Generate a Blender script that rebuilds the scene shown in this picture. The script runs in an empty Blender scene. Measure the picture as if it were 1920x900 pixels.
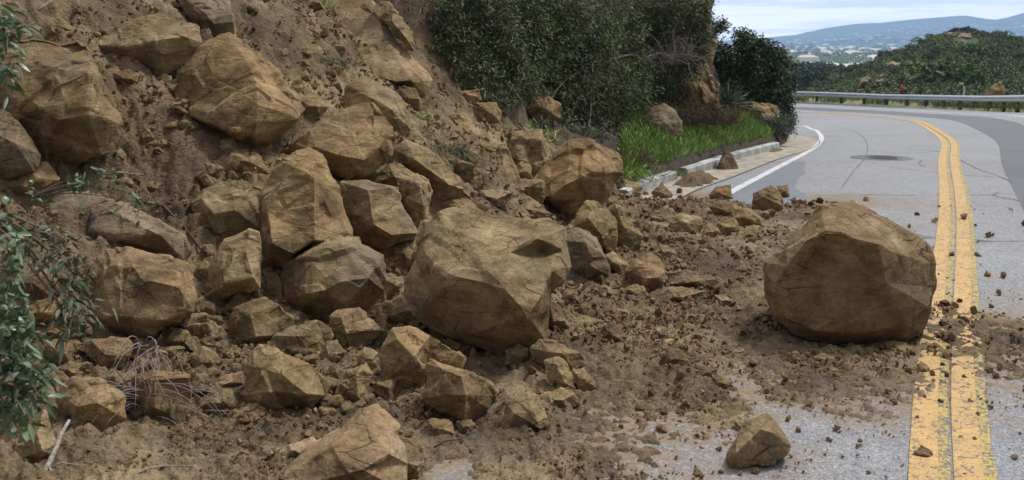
import bpy, math, random
import numpy as np
from mathutils import Vector, Matrix, geometry
import bmesh

# ------------------------------------------------------------------ camera, world, sun, exposure
F, HC, HY = 1700.0, 2.0, 95.0            # focal length (px of a 1920 wide frame), eye height, horizon row
scene = bpy.context.scene
COL = scene.collection
cam_data = bpy.data.cameras.new('camera')
cam = bpy.data.objects.new('camera', cam_data); COL.objects.link(cam)
scene.camera = cam
cam.location = (0, 0, HC); cam.rotation_euler = (math.pi/2, 0, 0)
cam_data.sensor_width = 36.0; cam_data.lens = 36.0*F/1920
cam_data.shift_y = -(450-HY)/1920
cam_data.clip_start = 0.1; cam_data.clip_end = 30000
cam_data.dof.use_dof = True; cam_data.dof.focus_distance = 7.5; cam_data.dof.aperture_fstop = 4.0

SUN_EL, SUN_AZ = 60, 62     # azimuth measured clockwise from +Y: light from the right, a bit ahead
world = bpy.data.worlds.new('World'); scene.world = world; world.use_nodes = True
wn = world.node_tree; wn.nodes.clear()
def wnode(t, **k):
    n = wn.nodes.new(t)
    for a, b in k.items(): setattr(n, a, b)
    return n
wo = wnode('ShaderNodeOutputWorld'); wb = wnode('ShaderNodeBackground')
sky = wnode('ShaderNodeTexSky', sky_type='NISHITA', sun_disc=False)
sky.sun_elevation = math.radians(SUN_EL); sky.sun_rotation = math.radians(SUN_AZ); sky.air_density = 1.2; sky.dust_density = 1.5
tc = wnode('ShaderNodeTexCoord'); mp = wnode('ShaderNodeMapping'); mp.inputs['Scale'].default_value = (3.6, 3.6, 60)
mp.inputs['Rotation'].default_value = (0, math.radians(1.2), 0)
n1 = wnode('ShaderNodeTexNoise'); n1.inputs['Scale'].default_value = 1.3; n1.inputs['Detail'].default_value = 7; n1.inputs['Roughness'].default_value = .58
r1 = wnode('ShaderNodeValToRGB'); r1.color_ramp.elements[0].position = .40; r1.color_ramp.elements[0].color = (6.5, 6.95, 7.3, 1)
r1.color_ramp.elements[1].position = .58; r1.color_ramp.elements[1].color = (10.9, 10.4, 9.8, 1)
mx = wnode('ShaderNodeMixRGB'); mx.inputs['Fac'].default_value = .88
wn.links.new(tc.outputs['Generated'], mp.inputs['Vector']); wn.links.new(mp.outputs[0], n1.inputs['Vector'])
wn.links.new(n1.outputs['Fac'], r1.inputs[0]); wn.links.new(sky.outputs[0], mx.inputs[1]); wn.links.new(r1.outputs[0], mx.inputs[2])
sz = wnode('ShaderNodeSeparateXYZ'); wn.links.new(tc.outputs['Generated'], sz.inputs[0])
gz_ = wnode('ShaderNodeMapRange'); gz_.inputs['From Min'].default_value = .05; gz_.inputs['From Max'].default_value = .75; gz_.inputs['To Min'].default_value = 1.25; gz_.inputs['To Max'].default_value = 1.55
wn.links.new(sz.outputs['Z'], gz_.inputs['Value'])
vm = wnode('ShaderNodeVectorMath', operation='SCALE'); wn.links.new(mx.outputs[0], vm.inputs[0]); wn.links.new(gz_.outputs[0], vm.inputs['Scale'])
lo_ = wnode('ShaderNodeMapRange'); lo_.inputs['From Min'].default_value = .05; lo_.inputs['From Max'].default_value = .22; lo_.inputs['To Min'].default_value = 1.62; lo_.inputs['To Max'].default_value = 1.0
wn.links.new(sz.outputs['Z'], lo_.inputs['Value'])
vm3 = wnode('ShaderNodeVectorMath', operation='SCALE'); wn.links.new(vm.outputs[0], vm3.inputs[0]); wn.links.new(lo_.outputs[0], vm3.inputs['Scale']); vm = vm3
# sky behind the viewer dimmed on purpose, to deepen shade on camera-facing rock
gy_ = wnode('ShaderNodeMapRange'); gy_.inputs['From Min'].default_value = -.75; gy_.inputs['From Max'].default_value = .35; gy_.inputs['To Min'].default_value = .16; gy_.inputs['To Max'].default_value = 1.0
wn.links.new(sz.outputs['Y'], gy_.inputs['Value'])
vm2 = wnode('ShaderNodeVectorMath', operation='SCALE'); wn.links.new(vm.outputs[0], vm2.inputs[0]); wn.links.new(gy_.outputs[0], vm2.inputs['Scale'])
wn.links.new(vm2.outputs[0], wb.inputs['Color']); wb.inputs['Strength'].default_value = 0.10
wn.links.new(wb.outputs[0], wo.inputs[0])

sd = bpy.data.lights.new('sun', 'SUN'); sd.energy = 3.0; sd.angle = math.radians(10); sd.color = (1, .96, .9)
sun = bpy.data.objects.new('sun', sd); COL.objects.link(sun)
az, el = math.radians(SUN_AZ), math.radians(SUN_EL)
sun.rotation_euler = Vector((math.sin(az)*math.cos(el), math.cos(az)*math.cos(el), math.sin(el))).to_track_quat('Z', 'Y').to_euler()
scene.view_settings.view_transform = 'Standard'; scene.view_settings.look = 'None'
scene.view_settings.gamma = 1; scene.view_settings.use_curve_mapping = False
scene.view_settings.exposure = 0.0
scene.cycles.max_bounces = 5; scene.cycles.diffuse_bounces = 3; scene.cycles.glossy_bounces = 2
scene.cycles.transmission_bounces = 2; scene.cycles.volume_bounces = 1; scene.cycles.transparent_max_bounces = 6
scene.cycles.use_denoising = True

rng = np.random.default_rng(11); random.seed(5)

# ------------------------------------------------------------------ maths helpers
def hash3(ix, iy, iz, s):
    h = (ix.astype(np.int64)*374761393 + iy.astype(np.int64)*668265263 + iz.astype(np.int64)*2147483647 + s*1274126177) & 0xffffffff
    h = ((h ^ (h >> 13))*1274126177) & 0xffffffff
    h = h ^ (h >> 16)
    return (h & 0xffff)/65535.0*2-1
def vnoise(p, s=0):
    i = np.floor(p).astype(np.int64); f = p-i; u = f*f*f*(f*(f*6-15)+10)
    r = 0
    for a in (0, 1):
        wx = u[:, 0] if a else 1-u[:, 0]
        for b in (0, 1):
            wy = u[:, 1] if b else 1-u[:, 1]
            for c in (0, 1):
                wz = u[:, 2] if c else 1-u[:, 2]
                r = r + wx*wy*wz*hash3(i[:, 0]+a, i[:, 1]+b, i[:, 2]+c, s)
    return r
def fbm(p, s=0, o=4, g=.5):
    r = 0; a = 1; t = 0
    for k in range(o):
        r = r+a*vnoise(p*(2.03**k)+k*17.3, s+k); t += a; a *= g
    return r/t
def fbm2(x, y, sc, s=0, o=4, g=.5):
    p = np.stack([np.ravel(x)*sc, np.ravel(y)*sc, np.full(np.size(x), .37)], 1)
    return fbm(p, s, o, g).reshape(np.shape(x))
def sstep(x, a, b):
    t = np.clip((x-a)/(b-a), 0, 1); return t*t*(3-2*t)
def spline(pts, n=12):
    P = [np.array(p, float) for p in pts]; P = [2*P[0]-P[1]]+P+[2*P[-1]-P[-2]]; out = []
    for i in range(1, len(P)-2):
        for k in range(n):
            t = k/n
            out.append(.5*((2*P[i])+(-P[i-1]+P[i+1])*t+(2*P[i-1]-5*P[i]+4*P[i+1]-P[i+2])*t*t+(-P[i-1]+3*P[i]-3*P[i+1]+P[i+2])*t**3))
    out.append(P[-2]); return np.array(out)
def sdist(x, y, L, chunk=40000):
    """signed distance of points to polyline L (x,y); right of travel positive; also arc position"""
    x = np.ravel(x); y = np.ravel(y); D = np.empty(len(x)); S = np.empty(len(x))
    A = L[:-1]; B = L[1:]; d = B-A; l2 = (d**2).sum(1); cum = np.concatenate([[0], np.cumsum(np.sqrt(l2))])
    for c in range(0, len(x), chunk):
        px = x[c:c+chunk, None]; py = y[c:c+chunk, None]
        t = np.clip(((px-A[:, 0])*d[:, 0]+(py-A[:, 1])*d[:, 1])/l2, 0, 1)
        qx = A[:, 0]+t*d[:, 0]; qy = A[:, 1]+t*d[:, 1]
        dd = (px-qx)**2+(py-qy)**2; k = dd.argmin(1); r = np.arange(len(k))
        cr = (px[:, 0]-A[k, 0])*d[k, 1]-(py[:, 0]-A[k, 1])*d[k, 0]
        D[c:c+chunk] = np.sqrt(dd[r, k])*np.where(cr >= 0, 1, -1); S[c:c+chunk] = cum[k]+t[r, k]*np.sqrt(l2[k])
    return D, S

# ------------------------------------------------------------------ the lie of the land
CENTRE = spline([(-5, -11), (-1.6, -3.6), (.2, .2), (2.02, 4.22), (2.99, 6.24), (5.4, 11.1), (7.98, 16.6), (10.55, 22), (13.7, 30), (16.5, 37), (18.9, 44), (20.2, 50), (20.5, 55), (19.9, 59), (18.2, 62.5), (15, 65.5), (10, 68), (2, 70), (-12, 72)], 8)
TOE = spline([(-26, -14), (-12, -3), (-5.2, 3.0), (-2.9, 4.9), (-1.45, 6.5), (-.25, 7.6), (.55, 9), (1.2, 11), (1.84, 12.8), (3.1, 15), (4.45, 17.4), (5.9, 19.9), (6.9, 22.3), (7.5, 25), (7.6, 28), (7.0, 33), (5, 40), (-2, 50)], 8)
PROF = np.array([(-50, 0), (13, 0), (17, -.05), (22, -.17), (30, -.48), (37, -.89), (44, -1.33), (50, -1.66), (55, -1.88), (61, -2.12), (70, -2.25), (400, -2.25)])
def zroad(x, y):
    sh = np.shape(y); x = np.ravel(x); y = np.ravel(y)
    u, _ = sdist(x, y, CENTRE)
    return (np.interp(y, PROF[:, 0], PROF[:, 1])+.065*sstep(y, 16, 38)*np.clip(u, -5, 7)).reshape(sh)
def raycast(f, px, py, d0=2.2, d1=40.0, n=2400):
    d = np.geomspace(d0, d1, n); x = (px-960)/F*d; z = HC-(py-HY)/F*d
    g = z-f(x, d); k = np.where(g < 0)[0]
    k = k[0] if len(k) else n-1
    return float(d[k])
def road_pt(px, py):
    d = raycast(zroad, px, py, 3, 75); return ((px-960)/F*d, d)
COVP = [(100,880,1),(300,880,.85),(500,880,1),(600,850,1),(830,850,.62),(850,885,.36),(950,880,.64),(1000,830,.8),(1100,775,.44),(1060,755,.8),(1100,860,.62),(1200,870,.48),(1150,800,.44),(1300,880,.18),(1200,740,.72),(1300,745,.8),(1250,800,.42),(1400,720,.36),(1380,700,.5),(1500,730,.62),(1600,765,.45),(1500,800,.15),(1600,850,.08),(1700,880,.05),(1550,690,.75),(1650,690,.7),(1650,725,.5),(1760,600,.54),(1760,622,.60),(1850,610,.6),(1900,640,.62),(1900,690,.5),(1850,725,.35),(1900,760,.2),(1900,850,0),(1900,570,.3),(1850,540,.15),(1900,500,0),(1800,470,0),(1720,500,.1),(1650,400,.1),(1700,450,.15),(1560,380,.62),(1620,378,.38),(1500,385,.66),(1480,405,.62),(1440,450,.62),(1400,470,.7),(1390,500,.72),(1350,400,.85),(1300,372,.8),(1280,357,.5),(1400,358,.05),(1330,345,0),(1500,350,0),(1600,340,0),(1420,560,1),(1300,600,1),(1200,600,1),(1100,600,1),(1350,650,.85),(1250,640,1),(1300,680,.75),(1775,700,.36),(1775,800,.22),(1775,545,.12),(1150,660,1),(1100,700,1),(1200,450,1),(1250,500,1),(1240,400,.95),(1730,860,.05),(1850,420,0),(1900,420,0),(1700,350,0),(1700,640,.68),(2150,620,.1),(2150,700,.05),(2300,850,0),(2500,560,0),(2700,700,0),(2300,460,0),(3200,600,0),(2600,895,0),(4500,880,0)]
_cv = []
for a, b, c in COVP:
    d = F*HC/(b-HY); _cv.append(((a-960)/F*d, d, c))
_cv = np.array(_cv)
def cover(x, y):
    sh = np.shape(x); x = np.ravel(x); y = np.ravel(y); r = np.empty(len(x))
    for c in range(0, len(x), 40000):
        s = slice(c, c+40000)
        # distances measured relative to viewing depth keep the control points evenly weighted
        w = 1/((((x[s, None]-_cv[:, 0])/_cv[:, 1])**2*9+(np.log(np.maximum(y[s, None], .5)/_cv[:, 1]))**2*6)**1.6+1e-4)
        r[s] = (w*_cv[:, 2]).sum(1)/w.sum(1)
    return r.reshape(sh)
def zground(x, y, fine=False):
    """height of the slide, bank and cliff over the road level"""
    sh = np.shape(x); x = np.ravel(np.asarray(x, float)); y = np.ravel(np.asarray(y, float))
    v, _ = sdist(x, y, TOE); v = -v
    n1 = fbm2(x, y, .55, 3, 3); n2 = fbm2(x, y, 1.9, 9, 3)
    vv = v-.25+.35*n1
    near = .40*(np.sqrt(vv*vv+.12)+vv)
    near = np.where(near > 5.5, 5.5+(near-5.5)*.4, near)+np.clip(v, 0, 1)*(.16*n1+.07*n2)
    vf = np.maximum(v-.05, 0)
    far = np.where(v > 0, .17, 0)+.45*np.minimum(vf, 1.7)+2.6*np.clip(vf-1.7+.5*n1, 0, 2.2)+.3*np.clip(vf-3.6, 0, 20)+np.clip(v, 0, 1)*.1*n2
    far = np.where(v < .16, np.where(v > 0.12, 0.1, -.1), far)
    w = sstep(y, 11.6, 13.4)
    h = near*(1-w)+far*w
    cv = cover(x, y); cv = np.where(y > 19, 0, cv)
    vneg = sstep(v, -.1, .5)
    th = (np.maximum(cv, vneg*(1-w))-.60)*.05
    if fine:
        a = fbm2(x, y, 2.2, 21, 5, .62); b = fbm2(x, y, 14, 31, 3, .6); c = np.abs(fbm2(x, y, 6, 41, 3, .5))
        th = th+.015*a+.019*b+.016*fbm2(x, y, 34, 33, 3, .7)
        soil = sstep(np.maximum(cv, v), .3, .9)*(1-w)
        th = th+soil*(.09*c+.02*b+.014*fbm2(x, y, 30, 51, 2))
        th = th+sstep(v, .3, 1)*(1-w)*(.22*np.abs(fbm2(x, y, 2.6, 61, 5, .62)))
        h = np.where(v > .2, h+w*(.10*b+.15*a), h)
    else:
        th = th+.02*sstep(v, 0, .6)
    th = np.where(th < 0, th*1.5-.004, th)
    th = th*(1-w) + w*np.where(v < .12, -.12, 0)
    return (h-np.where(v < 0, near*w*0, 0)+th+zroad(x, y)).reshape(sh)
def zsolid(x, y):            # never below the asphalt
    return np.maximum(zground(x, y), zroad(x, y))
def hit(px, py):
    d = raycast(zsolid, px, py, 3.0, 34); x = (px-960)/F*d
    return Vector((x, d, HC-(py-HY)/F*d))

# ------------------------------------------------------------------ mesh helpers
def tagit(o, label=None, cat=None, group=None, kind=None):
    for k, v in (('label', label), ('category', cat), ('group', group), ('kind', kind)):
        if v: o[k] = v
    return o
def mesh_obj(name, V, Fc, mat, parent=None, smooth=False, link=True, origin=None):
    me = bpy.data.meshes.new(name)
    V = np.asarray(V, np.float32).reshape(-1, 3)
    if origin is not None: V = V-np.asarray(origin, np.float32)
    if isinstance(Fc, np.ndarray):
        n, k = Fc.shape
        me.vertices.add(len(V)); me.vertices.foreach_set('co', V.ravel())
        me.loops.add(n*k); me.loops.foreach_set('vertex_index', Fc.astype(np.int32).ravel())
        me.polygons.add(n); me.polygons.foreach_set('loop_start', np.arange(0, n*k, k, dtype=np.int32))
        me.update(calc_edges=True)
    else:
        me.from_pydata(V.tolist(), [], Fc); me.update()
    me.polygons.foreach_set('use_smooth', np.full(len(me.polygons), smooth))
    for m in (mat if isinstance(mat, (list, tuple)) else [mat]): me.materials.append(m)
    o = bpy.data.objects.new(name, me)
    if origin is not None: o.location = tuple(origin)
    if link: COL.objects.link(o)
    if parent is not None: o.parent = parent
    return o
def empty(name, loc, label, cat, group=None):
    o = bpy.data.objects.new(name, None); COL.objects.link(o); o.location = loc; o.empty_display_size = .1
    return tagit(o, label, cat, group)
class MB:
    def __init__(s): s.v = []; s.f = []
    def add(s, V, Fc):
        b = len(s.v); s.v += [tuple(map(float, q)) for q in V]; s.f += [tuple(int(i)+b for i in q) for q in Fc]
    def box(s, x0, x1, y0, y1, z0, z1, M=None):
        V = [(x, y, z) for x in (x0, x1) for y in (y0, y1) for z in (z0, z1)]
        if M is not None: V = [M @ Vector(q) for q in V]
        s.add(V, [(0, 1, 3, 2), (4, 6, 7, 5), (0, 4, 5, 1), (2, 3, 7, 6), (0, 2, 6, 4), (1, 5, 7, 3)])
    def tube(s, P, R, k=6):
        P = [Vector(p) for p in P]; V = []; Fc = []; n = len(P)
        if not hasattr(R, '__len__'): R = [R]*n
        up = Vector((.13, .31, .94))
        for i in range(n):
            d = (P[min(i+1, n-1)]-P[max(i-1, 0)]).normalized()
            a = d.cross(up); a = a.normalized() if a.length > 1e-4 else Vector((1, 0, 0)); b = d.cross(a)
            for j in range(k):
                t = 2*math.pi*j/k; V.append(P[i]+R[i]*(math.cos(t)*a+math.sin(t)*b))
        for i in range(n-1):
            for j in range(k): Fc.append((i*k+j, i*k+(j+1) % k, (i+1)*k+(j+1) % k, (i+1)*k+j))
        Fc.append(tuple(range(k))[::-1]); Fc.append(tuple(range((n-1)*k, n*k)))
        s.add(V, Fc)
    def build(s, name, mat, parent=None, smooth=False, origin=None):
        return mesh_obj(name, s.v, s.f, mat, parent, smooth, origin=origin)

# ------------------------------------------------------------------ materials
def mat_new(name):
    m = bpy.data.materials.new(name); m.use_nodes = True; nt = m.node_tree
    return m, nt, nt.nodes['Principled BSDF']
class N:
    def __init__(s, nt): s.nt = nt
    def n(s, t, ins=None, **k):
        q = s.nt.nodes.new(t)
        for a, b in k.items(): setattr(q, a, b)
        for a, b in (ins or {}).items():
            if hasattr(b, 'is_linked') or hasattr(b, 'links'): s.nt.links.new(b, q.inputs[a])
            else: q.inputs[a].default_value = b
        return q
    def coord(s, w='Object', scale=(1, 1, 1), rot=(0, 0, 0)):
        t = s.n('ShaderNodeTexCoord'); m = s.n('ShaderNodeMapping', {'Vector': t.outputs[w], 'Scale': scale, 'Rotation': rot}); return m.outputs[0]
    def noise(s, v, sc, det=4, ro=.55, out='Fac', dist=0):
        return s.n('ShaderNodeTexNoise', {'Vector': v, 'Scale': sc, 'Detail': det, 'Roughness': ro, 'Distortion': dist}).outputs[out]
    def ramp(s, f, stops):
        r = s.n('ShaderNodeValToRGB', {'Fac': f}); e = r.color_ramp.elements
        while len(e) < len(stops): e.new(.5)
        for q, (p, c) in zip(e, stops):
            q.position = p; q.color = (*c, 1) if hasattr(c, '__len__') else (c, c, c, 1)
        return r.outputs[0]
    def mix(s, f, a, b, mode='MIX'):
        q = s.nt.nodes.new('ShaderNodeMixRGB'); q.blend_type = mode
        for i, x in ((0, f), (1, a), (2, b)):
            if hasattr(x, 'is_linked') or hasattr(x, 'links'): s.nt.links.new(x, q.inputs[i])
            elif hasattr(x, '__len__'): q.inputs[i].default_value = (*x, 1)
            else: q.inputs[i].default_value = x
        return q.outputs[0]
    def math(s, op, a, b=0):
        q = s.nt.nodes.new('ShaderNodeMath'); q.operation = op
        for i, x in ((0, a), (1, b)):
            if hasattr(x, 'is_linked'): s.nt.links.new(x, q.inputs[i])
            else: q.inputs[i].default_value = x
        return q.outputs[0]
    def bump(s, h, st, dist, prev=None):
        d = {'Height': h, 'Strength': st, 'Distance': dist}
        if prev is not None: d['Normal'] = prev
        return s.n('ShaderNodeBump', d).outputs[0]
    def set(s, b, col=None, rough=None, normal=None, spec=None):
        for k, v in (('Base Color', col), ('Roughness', rough), ('Normal', normal), ('Specular IOR Level', spec)):
            if v is None: continue
            if hasattr(v, 'is_linked'): s.nt.links.new(v, b.inputs[k])
            elif hasattr(v, '__len__'): b.inputs[k].default_value = (*v, 1)
            else: b.inputs[k].default_value = v
def rock_mat(name, tinted=True):
    m, nt, b = mat_new(name); g = N(nt)
    oi = g.n('ShaderNodeObjectInfo')
    c0 = g.coord('Object')
    off = g.n('ShaderNodeVectorMath', {0: c0, 1: oi.outputs['Location']}, operation='ADD').outputs[0]
    st = g.n('ShaderNodeMapping', {'Vector': off, 'Rotation': (.5, .4, .3), 'Scale': (1, 1, 5)}).outputs[0]
    big = g.noise(off, 3.0, 4, .6); med = g.noise(off, 11, 5, .65); fine = g.noise(off, 60, 4, .7); str_ = g.noise(st, 7, 5, .65)
    base = g.ramp(big, [(.30, (.112, .078, .047)), (.44, (.212, .149, .084)), (.56, (.285, .207, .122)), (.70, (.345, .268, .178))])
    base = g.mix(.55, base, g.ramp(str_, [(.30, (.45, .43, .42)), (.5, (.95, .95, .95)), (.7, (1.28, 1.25, 1.2))]), 'MULTIPLY')
    base = g.mix(.7, base, g.ramp(med, [(.32, (.55, .52, .5)), (.5, (1, 1, 1)), (.72, (1.3, 1.27, 1.2))]), 'MULTIPLY')
    geo_ = g.n('ShaderNodeNewGeometry'); chip = g.ramp(geo_.outputs['Pointiness'], [(.515, 0), (.56, 1)])
    base = g.mix(g.math('MULTIPLY', chip, .45), base, (.42, .33, .22))
    base = g.mix(.8, base, g.ramp(fine, [(.30, (.55, .55, .55)), (.5, (1, 1, 1)), (.7, (1.4, 1.38, 1.33))]), 'MULTIPLY')
    grey = g.ramp(g.noise(off, 2.2, 5, .7), [(.52, 0), (.66, 1)])
    base = g.mix(g.math('MULTIPLY', grey, .55), base, (.21, .175, .135))
    dk = g.ramp(g.noise(off, 5.5, 6, .72, dist=.8), [(.60, 0), (.69, 1)])
    base = g.mix(g.math('MULTIPLY', dk, .55), base, (.085, .055, .04))
    wv_ = g.mix(.12, st, g.n('ShaderNodeTexNoise', {'Vector': off, 'Scale': 4.0, 'Detail': 4.0}).outputs['Color'])
    ck = g.n('ShaderNodeTexVoronoi', {'Vector': wv_, 'Scale': 3.2}, feature='DISTANCE_TO_EDGE').outputs['Distance']
    ckm = g.math('MULTIPLY', g.ramp(ck, [(.006, 1), (.022, 0)]), g.ramp(g.noise(off, 3.7, 3), [(.50, 0), (.58, 1)]))
    base = g.mix(g.math('MULTIPLY', ckm, .8), base, (.06, .04, .028))
    pale = g.ramp(g.noise(off, 6.5, 6, .75), [(.60, 0), (.68, 1)]); base = g.mix(g.math('MULTIPLY', pale, .5), base, (.42, .34, .23))
    rust = g.ramp(g.noise(off, 1.7, 4, .6, dist=.5), [(.54, 0), (.70, 1)]); base = g.mix(g.math('MULTIPLY', rust, .28), base, (.29, .17, .075))
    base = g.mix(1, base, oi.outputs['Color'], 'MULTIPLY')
    n = g.bump(med, .35, .03); n = g.bump(ckm, .5, -.012, n); n = g.bump(str_, .45, .02, n); n = g.bump(fine, .6, .008, n); n = g.bump(g.noise(off, 210, 3, .7), .5, .003, n)
    g.set(b, base, .92, n, .2)
    return m
M = {}
M['rock'] = rock_mat('sandstone')
# soil
m, nt, b = mat_new('soil'); g = N(nt); c = g.coord()
s1 = g.noise(c, .9, 5, .6); s2 = g.noise(c, 9, 5, .7); s3 = g.noise(c, 70, 4, .75)
col = g.ramp(s1, [(.36, (.082, .058, .037)), (.5, (.158, .112, .067)), (.62, (.255, .19, .115))])
col = g.mix(.75, col, g.ramp(s2, [(.3, (.5, .5, .5)), (.5, (1, 1, 1)), (.7, (1.4, 1.36, 1.3))]), 'MULTIPLY')
col = g.mix(.85, col, g.ramp(s3, [(.3, (.45, .45, .45)), (.5, (1, 1, 1)), (.7, (1.6, 1.55, 1.5))]), 'MULTIPLY')
vor = g.n('ShaderNodeTexVoronoi', {'Vector': c, 'Scale': 38.0}); cl = g.math('SUBTRACT', .6, vor.outputs['Distance'])
vor2 = g.n('ShaderNodeTexVoronoi', {'Vector': c, 'Scale': 95.0}); cl2 = g.math('SUBTRACT', .6, vor2.outputs['Distance'])
# damp mud in the fan across the road: darker and shinier in puddled patches
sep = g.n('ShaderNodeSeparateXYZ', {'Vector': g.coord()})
wet = g.ramp(g.noise(c, 1.4, 4, .6), [(.50, 0), (.58, 1)])
zl = g.ramp(sep.outputs['Z'], [(.012, 1), (.05, 0)])
wet = g.math('MULTIPLY', wet, zl)
col = g.mix(g.math('MULTIPLY', wet, .45), col, (.06, .038, .025))
fy = g.ramp(g.math('DIVIDE', sep.outputs['Y'], 20), [(.60, 0), (.68, 1)]); col = g.mix(fy, col, g.ramp(s2, [(.3, (.035, .03, .022)), (.55, (.075, .062, .045)), (.75, (.13, .10, .07))]))  # far earth turns grey-brown; shade on the cliff is mixed into this colour
n = g.bump(s2, .5, .03); n = g.bump(cl, .55, .014, n); n = g.bump(cl2, .5, .006, n); n = g.bump(s3, .6, .006, n)
ro = g.n('ShaderNodeMapRange', {'Value': wet, 'From Min': 0.0, 'From Max': 1.0, 'To Min': .95, 'To Max': .38}).outputs[0]
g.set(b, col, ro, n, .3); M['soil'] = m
# asphalt
def asphalt(name, a0, a1, dust=True):
    m, nt, b = mat_new(name); g = N(nt); c = g.coord()
    v = g.n('ShaderNodeTexVoronoi', {'Vector': c, 'Scale': 105.0}); sp = v.outputs['Color']
    spk = g.n('ShaderNodeSeparateColor', {'Color': sp})
    agg = g.ramp(spk.outputs[0], [(0, (.10, .105, .12)), (.35, (.20, .21, .235)), (.62, (.30, .31, .33)), (.86, (.42, .42, .42)), (1, (.62, .56, .46))])
    mean = g.ramp(g.noise(c, .35, 4, .6), [(.35, a0), (.65, a1)])
    col = g.mix(.55, mean, agg, 'MIX') if name == 'asphalt' else g.mix(.18, mean, agg)
    col = g.mix(.5, col, g.ramp(g.noise(c, 7, 4, .7), [(.3, (.75, .75, .76)), (.7, (1.2, 1.2, 1.2))]), 'MULTIPLY')
    if name == 'asphalt':
        cr = g.n('ShaderNodeTexVoronoi', {'Vector': g.mix(.25, c, g.n('ShaderNodeTexNoise', {'Vector': c, 'Scale': 1.3, 'Detail': 5.0}).outputs['Color']), 'Scale': .38}, feature='DISTANCE_TO_EDGE')
        line = g.ramp(cr.outputs['Distance'], [(.003, 1), (.008, 0)])
        line = g.math('MULTIPLY', line, g.ramp(g.noise(c, .5, 2), [(.5, 0), (.56, .75)]))
        col = g.mix(line, col, (.045, .045, .05))
        # brown dust washed over the near road
        sx = g.n('ShaderNodeSeparateXYZ', {'Vector': c})
        at_ = g.n('ShaderNodeAttribute', attribute_name='dust'); near = g.ramp(at_.outputs['Fac'], [(.02, .10), (.5, 1)])
        dn = g.ramp(g.math('ADD', g.noise(c, 4.1, 7, .75), g.math('MULTIPLY', at_.outputs['Fac'], .22)), [(.50, 0), (.66, .85)])
        col = g.mix(g.math('MULTIPLY', dn, near), col, (.26, .185, .11))
        dn2 = g.ramp(g.math('ADD', g.noise(c, 30, 5, .75), g.math('MULTIPLY', at_.outputs['Fac'], .16)), [(.50, 0), (.62, .85)])
        col = g.mix(g.math('MULTIPLY', dn2, near), col, (.20, .135, .08))
        wet = g.n('ShaderNodeMath', operation='MULTIPLY')
    n = g.bump(v.outputs['Distance'], .6, .004)
    g.set(b, col, .85, n, .25); return m
M['asphalt'] = asphalt('asphalt', (.205, .222, .262), (.272, .290, .332))
M['asphalt_mid'] = asphalt('asphalt_mid', (.150, .165, .200), (.185, .20, .235))
M['asphalt_dark'] = asphalt('asphalt_dark', (.095, .105, .125), (.120, .130, .150))
def paint(name, col, col2, wear, sc=26, stretch=2.2):
    m, nt, b = mat_new(name); g = N(nt); c = g.coord()
    cs = g.coord(scale=(1, stretch, 1), rot=(0, 0, math.radians(26)))
    k = g.n('ShaderNodeTexVoronoi', {'Vector': g.mix(.06, cs, g.n('ShaderNodeTexNoise', {'Vector': c, 'Scale': 9.0, 'Detail': 4.0}).outputs['Color']), 'Scale': sc*.38}, feature='DISTANCE_TO_EDGE').outputs['Distance']
    crack = g.math('MULTIPLY', g.ramp(k, [(.015, 1), (.03, 0)]), g.ramp(g.noise(c, 2.2, 3), [(.42, .25), (.6, 1)]))
    hole = g.ramp(g.noise(c, sc, 5, .72), [(wear, 0), (wear+.03, 1)])
    hole2 = g.ramp(g.noise(c, sc*3.2, 4, .7), [(wear+.02, 0), (wear+.05, 1)])
    gone = g.math('MAXIMUM', g.math('MAXIMUM', crack, hole), hole2)
    pc = g.mix(g.ramp(g.noise(c, 5, 5, .7), [(.4, 0), (.7, 1)]), col, col2)
    colr = g.mix(g.math('MULTIPLY', gone, .93), pc, (.13, .13, .14))
    g.set(b, colr, .75, g.bump(g.math('SUBTRACT', 1, gone), .4, .003), .3); return m
M['yellow'] = paint('yellow_paint', (.60, .385, .15), (.47, .31, .14), .565)
M['yellow_old'] = paint('old_yellow_paint', (.58, .43, .11), (.46, .35, .11), .515, 30, 3.5)
M['yellow_far'] = M['yellow']
M['white'] = paint('white_paint', (.62, .63, .65), (.5, .51, .53), .64, 14)
def simple(name, col, rough=.7, noise=None, metal=0, bump=None, sc=20):
    m, nt, b = mat_new(name); g = N(nt); c = g.coord()
    f = g.noise(c, sc, 5, .65)
    k = noise if noise is not None else .3
    cc = g.mix(1, col, g.ramp(f, [(.3, (1-k,)*3), (.7, (1+k,)*3)]), 'MULTIPLY')
    g.set(b, cc, rough, g.bump(f, bump or .2, .01), .3); b.inputs['Metallic'].default_value = metal
    M[name] = m; return m
simple('concrete', (.36, .37, .36), .85, .55, sc=4)
simple('gutter_concrete', (.34, .30, .25), .9, .4, sc=5)
simple('kerb_concrete', (.30, .30, .29), .9, .35, sc=6)
simple('galvanised', (.44, .47, .52), .42, .15, .55, sc=4)
simple('post_wood', (.07, .045, .035), .9, .4)
simple('iron', (.12, .12, .13), .6, .3)
simple('sign_white', (.68, .72, .78), .6, .1)
simple('red_reflector', (.62, .10, .05), .5, .1)
simple('black_paint', (.02, .02, .02), .6, .1)
simple('twig_grey', (.26, .215, .205), .85, .45, sc=60)
simple('bark', (.13, .10, .08), .9, .4, sc=30)
simple('stick_bark', (.30, .27, .235), .85, .6, sc=45)
simple('root', (.10, .06, .045), .9, .4, sc=60)
simple('house_wall', (.62, .58, .52), .8, .2)
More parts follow.
